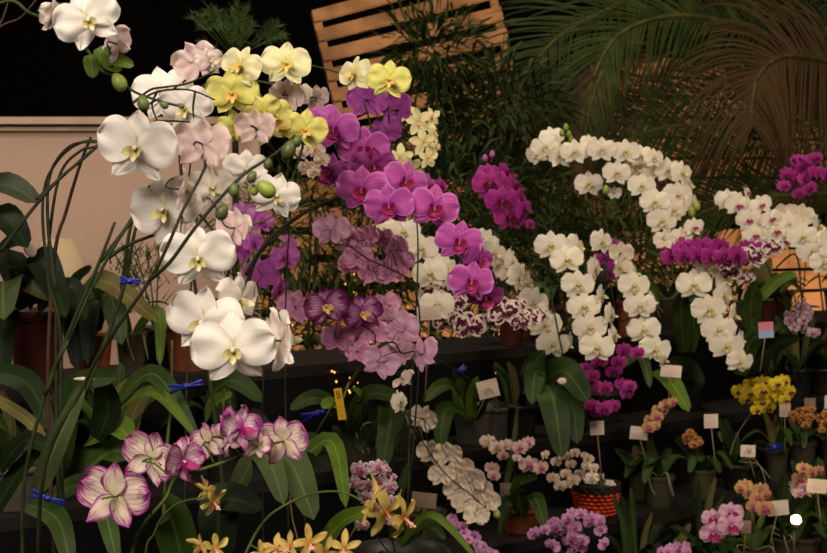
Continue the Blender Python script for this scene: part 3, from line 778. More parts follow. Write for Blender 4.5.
for t, w in (([(684, 352, 3.6), (681, 310, 3.55), (683, 290, 3.5)], 18), ([(690, 352, 3.62), (694, 320, 3.58), (692, 300, 3.55)], 14)): pleaf(o, t, w, 'leaf', hint=(0, -1, .1))

# long white garland in front of the palms
b = on(610, 'top', .16)
o = plant('creamy white moth orchid garland running level below the palm fronds', b, (.05, .10, 'black', 17), g_w)
spray(o, 'whitefar', [(552, 137, 30, 0, 10, 10), (537, 154, 30, -30, -10, 20), (545, 147, 34, -10, 0, 10), (560, 156, 32, 10, -10, 0, 'whitefold'), (590, 143, 24, 20, 10, 0), (575, 152, 34, 0, 0, 0), (602, 150, 34, 0, 0, 0), (641, 156, 30, 10, 0, 0), (626, 152, 34, 0, 0, 0), (654, 158, 26, 20, 0, 0)], 3.66, 3.56,
    [[b + Vector((0, 0, .09)), (640, 280, 3.8), (668, 190, 3.8), (658, 156, 3.76), (630, 148, 3.74), (600, 145, 3.72), (570, 146, 3.7), (552, 148, 3.66), (552, 160, 3.62)]], .002, 'stem')
for x, y in ((562, 133), (569, 134), (566, 127), (571, 139)): bud(o, x, y, 7, 3.6)
b = on(668, 'top', .18)
o = plant('creamy white moth orchid tumbling in a dense bunch right of centre', b, (.05, .10, 'clear', 18), g_w)
spray(o, 'whitefar', [(589, 184, 34, 0, 0, 0), (615, 193, 18, 150, 0, 0), (636, 170, 32, 10, 0, 0), (655, 171, 30, 0, 10, 10), (668, 170, 34, 10, 0, 0), (682, 173, 32, 30, 0, -10), (617, 173, 34, 6, -2, -4), (688, 185, 32, 60, 0, -20), (642, 186, 34, 6, -4, -6), (678, 195, 36, 10, -6, 0), (692, 203, 28, 50, -6, 0), (674, 210, 34, 14, -10, 0), (655, 202, 36, 4, -6, -4), (665, 240, 28, 150, -10, 0), (662, 221, 36, 2, -8, 0), (681, 237, 26, 0, -8, 0, 'whitepl'), (694, 227, 24, 14, -6, 0, 'whitepl')], 3.66, 3.52,
    [[b + Vector((0, 0, .09)), (700, 290, 3.8), (710, 215, 3.8), (690, 175, 3.76), (650, 168, 3.74), (620, 172, 3.72), (590, 182, 3.7)], [(690, 175, 3.76), (675, 190, 3.73), (665, 215, 3.7), (682, 240, 3.66)]], .002, 'stem')
for x, y in ((692, 212), (669, 243), (673, 246), (606, 190), (697, 206)): bud(o, x, y, 9, 3.52)
b = on(780, 'top', .16)
o = plant('white moth orchid with pink lips spreading over the blotched blooms at the right', b, (.05, .10, 'clear', 19), g_w)
spray(o, 'whitepl', [(727, 200, 28, -10, 0, 0), (747, 193, 18, 60, 20, 0), (738, 205, 32, 10, -4, -10), (761, 205, 26, 0, 0, 20), (749, 220, 30, -4, -6, 0), (755, 235, 30, 0, -8, 0), (771, 219, 26, 10, 0, 20), (783, 241, 26, 20, -10, 0), (776, 231, 30, 4, -6, 0)], 3.68, 3.6,
    [[b + Vector((0, 0, .09)), (798, 320, 3.8), (805, 240, 3.8), (785, 215, 3.76), (760, 205, 3.74), (735, 200, 3.72)]], .002, 'stem')
b = on(838, 'top', .12)
o = plant('white moth orchid arching out of view at the right edge', b, (.05, .10, 'clear', 20), g_w)
spray(o, 'whitefar', [(787, 214, 30, 150, 10, 20), (800, 216, 34, 160, 0, 10), (818, 226, 30, 60, 0, -20), (788, 224, 36, 0, -4, -4), (827, 240, 34, 40, 0, 0), (803, 237, 38, 2, -6, -6), (833, 250, 34, 20, 0, 0), (813, 251, 38, 2, -6, 0), (824, 263, 34, 0, -10, 0)], 3.66, 3.56,
    [[b + Vector((0, 0, .09)), (860, 330, 3.8), (845, 250, 3.78), (820, 222, 3.74), (795, 214, 3.72), (785, 225, 3.7)]], .002, 'stem')

# ---------------------------------------------------------------- magentas
b = on(535, 'top', .19)
o = plant('deep magenta moth orchid standing alone before the dark shrubs', b, (.05, .10, 'clay', 21), 'magenta moth orchids')
spray(o, 'magenta', [(488, 172, 22, 0, 10, 0), (506, 174, 30, 60, 10, -20), (490, 184, 38, -4, -4, 0), (514, 186, 30, 66, 0, -20), (520, 200, 28, 60, -10, 0), (502, 201, 36, 4, -8, 0), (524, 209, 24, 50, -10, 0), (510, 217, 34, 4, -10, 0), (530, 224, 12, 30, -10, 0)], 3.3, 3.22,
    [[b + Vector((0, 0, .09)), (535, 320, 3.5), (528, 240, 3.4), (515, 190, 3.36), (495, 172, 3.34), (486, 160, 3.34)]], .002, 'stem')
for x, y in ((485, 158), (492, 154), (532, 226)): bud(o, x, y, 7, 3.3, 0, 'column_pink')
b = on(604, 'top', .20)
o = plant('deep magenta moth orchid peeking out behind two rows of white blooms', b, (.045, .09, 'black', 46), 'magenta moth orchids')
spray(o, 'magenta', [(604, 262, 26, 0, 0, 0), (598, 270, 24, 20, 0, 0), (609, 272, 24, -20, -10, 0), (614, 245, 18, 0, 10, 0)], 3.72, 3.68,
    [[b + Vector((0, 0, .08)), (604, 320, 3.8), (604, 270, 3.75), (612, 246, 3.74)]], .002, 'stem')
b = on(760, 'top', .19)
o = plant('rich magenta orchid packed in a level row above the hanging white one', b, (.05, .09, 'clear', 22), 'magenta moth orchids')
rr = random.Random(5)
spray(o, 'magenta', [(670 + i * 10.5 + rr.uniform(-3, 3), 253 + rr.uniform(-6, 6), 24, rr.uniform(-40, 40), rr.uniform(-30, 20), rr.uniform(-30, 30)) for i in range(9)] + [(685 + i * 13, 258 + rr.uniform(-3, 3), 24, rr.uniform(-30, 30), -10, rr.uniform(-30, 30)) for i in range(5)], 3.5, 3.42,
    [[b + Vector((0, 0, .08)), (775, 300, 3.7), (765, 262, 3.6), (735, 250, 3.54), (700, 250, 3.54), (672, 254, 3.54)]], .002, 'stem')
b = on(850, 'top', .22)
o = plant('magenta orchid cluster high at the right edge before the palm', b, (.05, .10, 'clear', 23), 'magenta moth orchids')
spray(o, 'magenta', [(797 + rr.gauss(0, 11), 176 + rr.gauss(0, 8), 17, rr.uniform(-40, 40), rr.uniform(-30, 20), rr.uniform(-30, 30)) for i in range(17)] + [(815 + i * 6, 172 + i, 17, 20, 0, 0) for i in range(3)] + [(784, 186, 15, 0, 0, 0), (799, 194, 15, 0, -20, 0)], 3.75, 3.65,
    [[b + Vector((0, 0, .09)), (880, 320, 3.9), (860, 210, 3.85), (830, 178, 3.8), (800, 176, 3.78)]], .002, 'stem')
b = on(606, 'mid', .13)
o = plant('small magenta orchid bunch hanging between two white rows over a dark pot', b, (.05, .085, 'black', 24), 'magenta moth orchids')
spray(o, 'magenta', [(600, 361, 18, 0, 0, 0), (624, 350, 18, 20, 0, 0), (637, 353, 17, 10, 0, 0), (619, 362, 17, -10, 0, 0), (580, 376, 17, -20, 0, 0), (586, 368, 16, 0, 20, 0), (592, 376, 18, 10, 0, 0), (614, 372, 18, 0, -20, 0), (594, 386, 18, 0, 0, 0), (605, 388, 18, 0, 0, 0), (622, 384, 16, 160, 0, 0), (627, 393, 17, 20, 0, 0), (592, 406, 17, -10, 0, 0), (604, 409, 19, 0, 0, 0), (613, 406, 17, 10, 0, 0), (598, 412, 17, 0, -10, 0), (630, 386, 15, 0, 10, 0), (606, 352, 16, 0, 0, 0)], 3.30, 3.22,
    [[b + Vector((0, 0, .07)), (622, 400, 3.36), (618, 372, 3.33), (624, 352, 3.32)], [b + Vector((0, 0, .07)), (604, 405, 3.32), (592, 378, 3.3)]], .0014, 'stem')
pleaf(o, [(612, 372, 3.36), (640, 355, 3.34), (650, 388, 3.3)], 13, 'leaf')
b = on(690, 'mid', .13)
o = plant('leafy orchid without blooms behind the small printed card', b, (.05, .085, 'black', 44))
for t, w, m in (([(652, 372, 3.5), (668, 378, 3.4), (689, 412, 3.34)], 22, 'leaf_bright'), ([(680, 400, 3.6), (692, 372, 3.55), (668, 362, 3.5)], 26, 'leaf_dark')): pleaf(o, t, w, m)

# ---------------------------------------------------------------- blotched
b = on(495, 'mid', .12)
o = plant('white orchid blotched with maroon in a level spray above the shelf edge', b, (.05, .085, 'grey', 25), 'maroon-blotched orchids')
spray(o, 'harlequin', [(455, 302, 28, 20, 0, 0), (446, 322, 28, 0, -10, 0), (460, 320, 26, 0, 0, 0), (438, 296, 42, -8, 8, 10), (489, 322, 26, 0, 0, 0), (517, 308, 28, 30, 0, 0), (530, 318, 26, 20, 0, 0), (541, 316, 20, 40, 0, 0), (470, 326, 34, 0, -4, 0), (505, 312, 36, 4, 0, 4), (521, 322, 24, 10, -10, 0)], 2.94, 2.86,
    [[b + Vector((0, 0, .08)), (470, 380, 3.3), (425, 350, 3.1), (418, 325, 2.97), (440, 320, 2.96), (480, 316, 2.95), (520, 312, 2.94), (545, 316, 2.94)]], .0016, 'stem')
b = on(742, 'top', .12)
o = plant('white orchid blotched with dark purple beside the magenta row', b, (.045, .08, 'clear', 26), 'maroon-blotched orchids')
spray(o, 'harlequin', [(746, 280, 20, 20, -20, 0), (730, 272, 24, -10, -10, 0), (764, 247, 20, 0, 0, 0), (752, 257, 30, 0, -4, 0), (773, 248, 24, 10, 0, 0), (725, 264, 18, 0, 0, 0)], 3.48, 3.44,
    [[b + Vector((0, 0, .08)), (752, 320, 3.6), (752, 262, 3.54), (772, 246, 3.54)]], .0014, 'stem')
for t, w, m in (([(752, 332, 3.58), (752, 300, 3.54), (756, 286, 3.52)], 20, 'leaf'), ([(758, 300, 3.58), (778, 280, 3.56), (797, 274, 3.54)], 12, 'leaf_bright'),
                ([(740, 375, 3.58), (752, 340, 3.55), (780, 325, 3.5)], 20, 'leaf'), ([(745, 375, 3.6), (775, 345, 3.55), (800, 338, 3.5)], 18, 'leaf_dark')): pleaf(o, t, w, m, hint=(0, -1, .3))
# ================================================================ lower front
b = tbl(150, 1.5) + Vector((0, 0, 0))
g = None
o = plant('cream orchid feathered with purple edges, facing away at the lower left', b, (.055, .11, 'clear', 27))
spray(o, 'striped', [
    (190, 455, 44, 30, 0, 10), (152, 458, 66, 160, 0, 20), (210, 442, 46, 150, 0, -20), (182, 462, 56, 50, 0, -10, 'stripedfront'),
    (228, 435, 50, 130, 0, -30, 'stripedfront'), (258, 446, 36, 150, -20, 0), (240, 428, 54, 50, 8, -20, 'stripedfront'), (284, 441, 58, 160, -4, -10, 'striped'), (115, 496, 78, 165, -6, 6)], 1.56, 1.46,
    [[b + Vector((0, 0, .1)), (132, 590, 1.52), (134, 548, 1.52), (146, 522, 1.51), (166, 498, 1.51), (176, 478, 1.51), (200, 470, 1.51), (230, 460, 1.52), (262, 448, 1.52)]], .0028, 'stem_bright', step=.008)
b = tbl(215, 1.38)
o = plant('mustard star orchid near the lower left with a pink-tipped lip', b, (.05, .1, 'black', 28), 'mustard star-shaped orchids')
spray(o, 'star', [(207, 490, 32, 150, 10, 0), (213, 502, 34, 50, -20, 30), (215, 548, 34, 30, 0, 0), (200, 545, 26, 150, 0, 0)], 1.36, 1.33,
    [[b + Vector((0, 0, .1)), (150, 590, 1.4), (156, 530, 1.38), (175, 505, 1.37), (200, 498, 1.36)], [b + Vector((0, 0, .1)), (190, 600, 1.38), (204, 552, 1.37)]], .0014, 'stem_bright')
b = tbl(330, 1.38)
o = plant('mustard star orchid on a long arching stem, near the bottom centre', b, (.055, .1, 'black', 29), 'mustard star-shaped orchids')
spray(o, 'star', [(276, 550, 34, 0, 20, 0), (262, 554, 30, 20, 10, 10), (290, 546, 36, -20, 10, 0), (325, 552, 32, 10, 0, 40), (344, 548, 36, 0, 10, 0), (310, 543, 40, 10, 10, 10),
    (372, 500, 52, 100, -30, 30), (386, 512, 56, 30, -10, 10), (404, 518, 46, 60, -10, 20)], 1.40, 1.36,
    [[b + Vector((0, 0, .1)), (225, 600, 1.4), (245, 555, 1.4), (258, 530, 1.4), (274, 512, 1.39), (300, 498, 1.39), (322, 492, 1.38), (345, 493, 1.38), (366, 504, 1.38), (388, 522, 1.38)],
     [b + Vector((0, 0, .1)), (300, 580, 1.4), (312, 556, 1.4)]], .0016, 'stem_bright')
# leaves of the lower left
b = tbl(70, 1.95)
o = plant('broad-leaved orchid without blooms, its leaves filling the lower left corner', b, (.06, .12, 'black', 30))
for t, w, m in (([(58, 470, 2.02), (72, 392, 1.98), (118, 378, 1.94)], 36, 'leaf'), ([(98, 440, 1.99), (108, 410, 1.98), (100, 376, 1.97)], 30, 'leaf_dark'),
                ([(-12, 395, 2.0), (28, 420, 1.95), (50, 450, 1.9)], 13, 'leaf_olive'), ([(-10, 372, 2.05), (28, 384, 2.0), (52, 432, 1.96)], 26, 'leaf_dark'),
                ([(88, 440, 2.05), (118, 428, 1.98), (128, 440, 1.92)], 30, 'leaf_bright'), ([(78, 480, 2.04), (112, 450, 2.0), (128, 460, 1.96)], 50, 'leaf'),
                ([(40, 505, 1.85), (92, 486, 1.78), (118, 565, 1.7)], 26, 'leaf'), ([(28, 505, 1.8), (58, 520, 1.74), (72, 575, 1.7)], 24, 'leaf'),
                ([(0, 470, 1.9), (26, 440, 1.88), (52, 452, 1.86)], 22, 'leaf_dark'), ([(-10, 520, 1.9), (20, 470, 1.9), (60, 430, 1.9)], 20, 'leaf_dark')):
    pleaf(o, t, w, m)
pleaf(o, [(38, 490, 1.72), (56, 445, 1.7), (84, 384, 1.7)], 22, 'leaf_grey', hint=(.4, -1, .1))
clip(o, 48, 498, 1.68, -18, 34)
mb = MB(); c = P(84, 379, 1.92); mb.ball(c, (.016, .006, .003), n=14, m=6); mb.obj('leaf_sticker', [M['card']], o)
b = tbl(155, 2.0)
o = plant('orchid of long arching strap leaves under the lowest big white bloom', b, (.055, .11, 'clear', 31))
for t, w, m in (([(118, 402, 2.12), (155, 374, 2.06), (198, 440, 2.0)], 22, 'leaf'), ([(120, 408, 2.11), (155, 392, 2.04), (196, 436, 1.99)], 14, 'leaf_bright'),  # narrow bright strap imitates the highlight low on the arching leaf
                ([(208, 400, 2.1), (232, 380, 2.06), (262, 402, 2.0)], 24, 'leaf'), ([(205, 420, 2.1), (216, 402, 2.06), (232, 396, 2.02)], 22, 'leaf_bright'), ([(112, 395, 2.15), (140, 380, 2.1), (165, 388, 2.05)], 16, 'leaf_olive')):
    pleaf(o, t, w, m)
stem_mesh(o, [[b + Vector((0, 0, .1)), P(165, 480, 2.08), P(171, 400, 2.1), P(172, 340, 2.1)]], .0034, 'stem_bright', name='support_stake')
clip(o, 186, 386, 2.0, 12, 34)
b = tbl(262, 1.86)
o = plant('orchid of broad grey-green leaves right of the purple-edged blooms', b, (.055, .11, 'maroon', 32))
for t, w, m in (([(232, 500, 1.98), (262, 452, 1.9), (284, 505, 1.84)], 30, 'leaf_grey'), ([(262, 450, 2.0), (290, 462, 1.93), (314, 520, 1.86)], 38, 'leaf_grey'), ([(285, 480, 2.02), (330, 440, 1.98), (346, 508, 1.9)], 20, 'leaf_bright'),
                ([(292, 440, 2.05), (318, 450, 2.0), (345, 470, 1.96)], 30, 'leaf_dark'), ([(220, 555, 1.9), (222, 500, 1.9), (262, 510, 1.86)], 40, 'leaf_dark'), ([(318, 552, 1.92), (345, 520, 1.86), (378, 512, 1.8)], 24, 'leaf_bright'),
                ([(185, 570, 1.86), (172, 520, 1.82), (162, 500, 1.78)], 40, 'leaf')):
    pleaf(o, t, w, m)
mb = MB(); 
# speckled cluster pot
b = P(398, 553, 2.2); b.z = TZ
o = plant('pale pink speckled orchid bunch in a wide dark pot at the bottom', b, (.085, .245, 'black', 33))
spray(o, 'speckled', [(352, 484, 22, -30, 0, 0), (345, 488, 18, -50, 0, 0), (368, 486, 18, 10, 0, 0), (388, 472, 14, 50, 10, 0), (380, 482, 18, 0, 0, 0), (360, 470, 22, -10, 4, 0), (378, 468, 22, 10, 6, 0), (366, 498, 18, 0, 0, 0), (380, 494, 20, 0, -4, 0), (390, 488, 18, 20, 0, 0), (372, 508, 18, 0, -10, 0), (362, 526, 16, 0, -10, 0), (392, 502, 18, 20, 0, 0), (394, 478, 12, 60, 10, 0), (384, 520, 16, 0, 0, 0)], 2.14, 2.06,
    [[b + Vector((0, 0, .22)), (388, 525, 2.16), (376, 495, 2.14), (372, 475, 2.14)], [b + Vector((0, 0, .22)), (366, 520, 2.15), (356, 490, 2.14)]], .0014, 'stem_dark')
pleaf(o, [(392, 540, 2.15), (398, 500, 2.1), (408, 462, 2.05)], 11, 'leaf_grey', hint=(0, -1, .2))
pleaf(o, [(400, 545, 2.12), (432, 515, 2.05), (478, 560, 1.98)], 10, 'leaf_bright'); pleaf(o, [(400, 545, 2.12), (428, 525, 2.1), (445, 540, 2.0)], 14, 'leaf')

# pots on the top shelf, left
b = on(35, 'top', .075)
o = plant('broad-leaved orchid in a dark red pot against the beige wall', b, (.062, .165, 'maroon', 34))
for t, w, m in (([(28, 305, 2.8), (40, 258, 2.7), (66, 318, 2.6)], 34, 'leaf_dark'), ([(30, 306, 2.8), (8, 262, 2.72), (-25, 272, 2.65)], 38, 'leaf_dark'), ([(30, 306, 2.82), (26, 285, 2.72), (52, 300, 2.66)], 22, 'leaf_olive'),
                ([(20, 306, 2.8), (4, 280, 2.7), (4, 320, 2.6)], 42, 'leaf_grey'), ([(38, 310, 2.84), (70, 285, 2.8), (86, 320, 2.75)], 20, 'leaf_dark'),
                ([(10, 310, 2.75), (0, 340, 2.66), (4, 380, 2.6)], 30, 'leaf_dark'), ([(30, 306, 2.86), (8, 250, 2.84), (30, 240, 2.8)], 28, 'leaf_dark')): pleaf(o, t, w, m)
mb = MB(); c = P(30, 249, 2.64); mb.ball(c, (.013, .003, .017), Matrix.Rotation(R(-25), 3, 'Y'), n=14, m=6); mb.obj('leaf_sticker', [M['card']], o)
b = on(-35, 'top', .06)
o = plant('orchid leaf pair reaching in from the left edge', b, (.06, .12, 'black', 35))
for t, w, m in (([(-40, 260, 2.7), (-8, 186, 2.55), (39, 203, 2.45)], 34, 'leaf_grey'), ([(-40, 262, 2.7), (-2, 215, 2.5), (28, 248, 2.42)], 34, 'leaf_dark')): pleaf(o, t, w, m)
b = on(93, 'top', .10)
o = plant('orchid with a pale underside leaf in a terracotta pot beside the dark red one', b, (.042, .10, 'clay', 36))
for t, w, m in (([(88, 330, 2.98), (100, 280, 2.9), (158, 322, 2.8)], 26, 'leaf_olive'), ([(92, 330, 3.0), (108, 290, 2.95), (122, 345, 2.9)], 30, 'leaf_grey'), ([(88, 330, 3.0), (74, 300, 2.95), (78, 372, 2.9)], 30, 'leaf_dark'), ([(86, 330, 3.02), (78, 285, 3.0), (92, 268, 2.96)], 24, 'leaf_dark'), ([(95, 330, 2.96), (90, 300, 2.9), (88, 365, 2.86)], 24, 'leaf_dark')): pleaf(o, t, w, m)
b = on(130, 'top', .055)
o = plant('small orchid in a clear pot with curling grey roots', b, (.036, .105, 'clear', 37))
for t, w, m in (([(134, 334, 3.0), (158, 312, 2.95), (160, 366, 2.9)], 14, 'leaf_bright'), ([(128, 334, 3.0), (118, 300, 2.98), (124, 280, 2.95)], 14, 'leaf')): pleaf(o, t, w, m)
b = on(188, 'top', .09)
o = plant('orchid in a round terracotta pot behind the big white blooms', b, (.058, .115, 'clay', 38))
auto_leaves(o, b + Vector((0, 0, .11)), 4, .12, .035, 'leaf_dark', 3, .6)
b = on(155, 'top', .20)
o = empty('spiky_plant', b); tag(o, 'small spiky green plant in front of the beige wall', 'plant')
pot(o, b, .045, .10, 'black', 3)
rr = random.Random(9); mb = MB()
for i in range(260):
    t = rr.random(); c0 = b + Vector((rr.gauss(-.05, .035), rr.gauss(0, .03), .13 + .16 * t)); a = rr.uniform(0, 6.28); L = .035
    dv = Vector((math.cos(a), math.sin(a), rr.uniform(.2, 1.2))) * L
    sd = dv.cross(Vector((0, 0, 1))).normalized() * .0025
    mb.add([c0 - sd, c0 + sd, c0 + dv], [(0, 1, 2)])
for i in range(5): mb.tube([b + Vector((0, 0, .09)), b + Vector((-.05 + .03 * (i - 2), 0, .3))], .002, 5)
mb.obj('foliage', [M['fern']], o)
b = Vector((-1.14, 4.2, 0)); mb = MB()
mb.lathe(b, [(.001, 1.27), (.155, 1.27), (.05, 1.50), (.046, 1.50), (.15, 1.28), (.001, 1.28)], 28)
b0 = empty('cone_wrapper', b); tag(b0, 'pale cream cone-shaped wrapper standing in front of the beige wall', 'lamp')  # cream paper cone on a metal stand; it holds no lamp
mb.obj('wrapper', [M['cone']], b0); mb = MB(); mb.tube([b, b + Vector((0, 0, 1.28))], .012, 8); mb.lathe(b, [(.001, 0), (.13, 0), (.13, .02), (.001, .02)], 24); mb.obj('stand', [M['metal']], b0)

# ---------------------------------------------------------------- middle shelf
b = on(352, 'mid', .07)
o = plant('orchid with wide dark leaves in a clear square-looking pot behind the yellow tag', b, (.048, .085, 'clear', 39))
for t, w, m in (([(350, 432, 3.1), (368, 395, 3.0), (400, 400, 2.9)], 26, 'leaf'), ([(352, 432, 3.1), (336, 405, 3.0), (322, 408, 2.95)], 20, 'leaf_bright'), ([(372, 425, 3.0), (392, 405, 2.94), (382, 470, 2.86)], 30, 'leaf'), ([(350, 432, 3.1), (320, 398, 3.04), (290, 410, 3.0)], 20, 'leaf'), ([(356, 432, 3.1), (362, 400, 3.04), (352, 388, 3.0)], 12, 'leaf_bright'), ([(372, 425, 3.0), (366, 440, 2.94), (358, 450, 2.9)], 18, 'leaf_dark')): pleaf(o, t, w, m)
clip(o, 318, 413, 3.0, 18, 34)
b = on(473, 'mid', .085)
o = plant('orchid with upright leaves in a grey rimmed pot on the middle shelf', b, (.053, .10, 'grey', 40))
for t, w, m in (([(470, 418, 3.35), (448, 385, 3.3), (424, 402, 3.2)], 18, 'leaf'), ([(470, 418, 3.35), (462, 390, 3.33), (452, 372, 3.3)], 14, 'leaf'), ([(472, 418, 3.35), (472, 395, 3.32), (478, 376, 3.3)], 12, 'leaf_bright'), ([(470, 418, 3.35), (446, 410, 3.25), (440, 450, 3.15)], 22, 'leaf'), ([(476, 418, 3.35), (490, 400, 3.3), (500, 410, 3.25)], 12, 'leaf_dark')): pleaf(o, t, w, m)
clip(o, 461, 370, 3.28, 40, 12)
b = on(425, 'low', .09)
o = plant('white moth orchid seen from behind with a dark stem slanting across', b, (.05, .09, 'clear', 41))
spray(o, 'creamback', [(400, 402, 32, 60, 10, 0, 'whitefar'), (424, 418, 36, 150, 0, 20), (432, 452, 36, 165, 10, 10), (448, 454, 34, 170, 0, 0), (462, 470, 34, 160, 0, -20), (442, 475, 32, 170, -14, 0), (474, 480, 34, 150, 4, -20), (456, 490, 30, 170, -10, 0), (482, 492, 34, 150, 0, -20), (466, 502, 34, 172, -14, 0), (490, 502, 30, 150, -10, -10), (477, 516, 32, 160, -30, 0)], 2.88, 2.76,
    [[b + Vector((0, 0, .08)), (395, 500, 2.9), (396, 440, 2.8), (412, 428, 2.7), (424, 444, 2.69), (442, 470, 2.68), (462, 488, 2.68), (486, 508, 2.7)], [(396, 440, 2.8), (400, 415, 2.82), (424, 420, 2.84)]], .0017, 'stem_dark', step=.006)
bud(o, 497, 514, 9, 2.7)
b = on(522, 'low', .08)
o = plant('white miniature orchid with pink lips in a dark clay pot', b, (.05, .06, 'clay', 42))
spray(o, 'babypink', [(488, 442, 18, -20, 0, 0, 'rosywhite'), (497, 448, 18, 0, 10, 0, 'rosywhite'), (506, 445, 16, 20, 0, 0, 'rosywhite'), (503, 456, 13, 0, -10, 0), (492, 468, 16, 160, 0, 0), (494, 476, 14, -10, 0, 0), (520, 448, 18, 0, 0, 0), (528, 443, 17, 20, 0, 0), (529, 465, 22, 0, -4, 0), (541, 468, 18, 20, 0, 0), (545, 455, 12, 40, 0, 0, 'rosywhite'), (517, 458, 10, 0, 0, 0, 'rosywhite')], 3.06, 3.0,
    [[b + Vector((0, 0, .055)), (518, 490, 3.12), (510, 462, 3.08), (495, 446, 3.07)], [b + Vector((0, 0, .055)), (530, 490, 3.12), (528, 460, 3.08), (538, 458, 3.07)], [(512, 470, 3.09), (500, 474, 3.07), (494, 476, 3.05)]], .0012, 'stem')
for t, w, m in (([(522, 515, 3.12), (518, 485, 3.06), (538, 478, 3.0)], 18, 'leaf'), ([(524, 515, 3.1), (535, 498, 3.02), (546, 532, 2.96)], 18, 'leaf'), ([(522, 515, 3.12), (508, 500, 3.06), (500, 535, 3.0)], 12, 'leaf_dark'), ([(500, 510, 3.14), (512, 455, 3.12), (518, 402, 3.1)], 6, 'leaf_grey')): pleaf(o, t, w, m)

b = on(598, 'low', .09)
bk = empty('woven_basket', b); tag(bk, 'orange and black wicker basket on the lower shelf edge', 'basket')
mb = MB(); n = 28; vs = []
mb.lathe(b, [(.001, 0), (.046, 0), (.058, .066), (.055, .066), (.043, .004), (.001, .004)], 40); bo = mb.obj('basket_body', [M['wicker_dark']], bk)
mb = MB()
for k in range(6):
    z = .006 + k * .0105; r_ = .0465 + .012 * (z / .066)
    for j in range(20):
        if True:
            a = 2 * math.pi * (j + .5 * (k % 2)) / 20; a2 = a + 2 * math.pi * .78 / 20
            mb.tube([b + Vector(((r_ + dr) * math.cos(q), (r_ + dr) * math.sin(q), z + .002)) for q, dr in ((a, -.001), ((a + a2) / 2, .004), (a2, -.001))], .0044, 5)
mb.obj('weave', [M['basket']], bk)
mb = MB()
for k in range(4):
    mb.tube([b + Vector(((.0605 + .0025 * math.sin(j * 2 + k * 2)) * math.cos(2 * math.pi * j / 48), (.0605 + .0025 * math.sin(j * 2 + k * 2)) * math.sin(2 * math.pi * j / 48), .067 + k * .0055)) for j in range(49)], .0036, 5)
mb.obj('rim', [M['wicker_dark']], bk)
b2 = b + Vector((0, 0, .006))
o = plant('tiny white orchid bunch growing from the wicker basket', b2, (.038, .07, 'black', 43))
spray(o, 'rosywhite', [(556, 462, 12, 0, 0, 0), (564, 456, 13, 0, 0, 0), (571, 464, 12, 0, 0, 0), (575, 453, 12, 20, 0, 0), (566, 474, 13, 0, 0, 0), (553, 478, 14, 0, 0, 0), (574, 480, 15, 0, 0, 0), (580, 474, 12, 0, 0, 0), (560, 486, 14, 0, 0, 0), (588, 459, 13, 20, 0, 0), (587, 466, 12, 0, 0, 0), (594, 468, 12, 20, 0, 0), (592, 478, 15, 0, 0, 0), (584, 455, 8, 0, 0, 0), (568, 484, 12, 0, 0, 0)], 3.24, 3.18,
    [[b2 + Vector((0, 0, .07)), (590, 485, 3.28), (575, 465, 3.25), (558, 460, 3.24)], [b2 + Vector((0, 0, .07)), (586, 475, 3.27), (590, 460, 3.24)]], .001, 'stem')
auto_leaves(o, b2 + Vector((-.02, 0, .07)), 5, .07, .02, 'leaf', 6, .5)
mb = MB(); mb.box(b + Vector((.005, -.015, .09)), (.04, .025, .003), Matrix.Rotation(.1, 3, 'Y')); mb.box(b + Vector((.008, -.025, .1)), (.008, .004, .012))
tag(mb.obj('crumpled_paper', [M['paper']], None, b + Vector((0, 0, .088)), smooth=False), 'white crumpled paper lying on top of the wicker basket', 'paper')

# lower shelf, right
def small(label, px, tier, back, r, h, style, k, fl, d0, d1, stems, nl=5, L=.07, W=.026, mat='leaf', seed=0, group=None, r_s=.0012):
    b = on(px, tier, back)
    o = plant(label, b, (r, h, style, seed), group)
    if nl: auto_leaves(o, b + Vector((0, 0, h * .9)), nl, L, W, mat, seed, .6)
    rr = random.Random(seed + 900)
    for i in range(4):      # upright leaves at the back of the pot
        x = rr.uniform(-.5, .5); t0 = b + Vector((x * r, r * .5, h * .9)); q = L * rr.uniform(.8, 1.25)
        leaf(o, [t0, t0 + Vector((x * .03, .01, q * .6)), t0 + Vector((x * .1, .02, q))], W * rr.uniform(.6, .9), rr.choice(['leaf', 'leaf_dark', 'leaf_olive']), hint=(x * .5, -1, .1))
    if fl: spray(o, k, fl, d0, d1, [[b + Vector((0, 0, h * .9))] + list(s) for s in stems], r_s, 'stem')
    return o
gp = 'little potted orchids along the lower shelf'
small('peach orchid in a clear pot beside the orange basket', 662, 'low', .05, .040, .088, 'clear', 'peach',
      [(669, 404, 15, 10, 0, 0), (660, 411, 17, 0, 0, 0), (665, 406, 14, 0, 10, 0), (652, 421, 17, -10, -4, 0), (657, 417, 15, 0, 0, 0), (649, 428, 15, -10, -10, 0), (673, 402, 12, 20, 0, 0), (655, 426, 14, 10, -10, 0)], 3.42, 3.36,
      [[(656, 460, 3.42), (652, 430, 3.42), (658, 412, 3.4), (672, 402, 3.4)]], 6, .085, .035, 'leaf', 51, gp)
small('leafy orchid in a narrow clear pot behind the peach one', 640, 'low', .14, .026, .085, 'clear', None, None, 0, 0, None, 4, .07, .03, 'leaf', 52, gp)
small('orange speckled orchid in a clear pot on the lower shelf', 705, 'low', .05, .038, .085, 'clear', 'orange',
      [(692, 436, 11, 0, 0, 0), (697, 440, 11, 10, 0, 0), (688, 441, 11, -10, 0, 0), (694, 445, 11, 0, 0, 0), (686, 437, 9, 0, 0, 0), (700, 443, 9, 20, 0, 0), (690, 432, 9, 0, 10, 0)], 3.56, 3.52,
      [[(696, 465, 3.58), (692, 445, 3.56), (693, 436, 3.56)]], 6, .085, .03, 'leaf', 53, gp)
o = small('orchid with dangling roots in a black pot on the lower shelf', 742, 'low', .07, .052, .075, 'black', None, None, 0, 0, None, 5, .11, .03, 'leaf_dark', 54, gp)
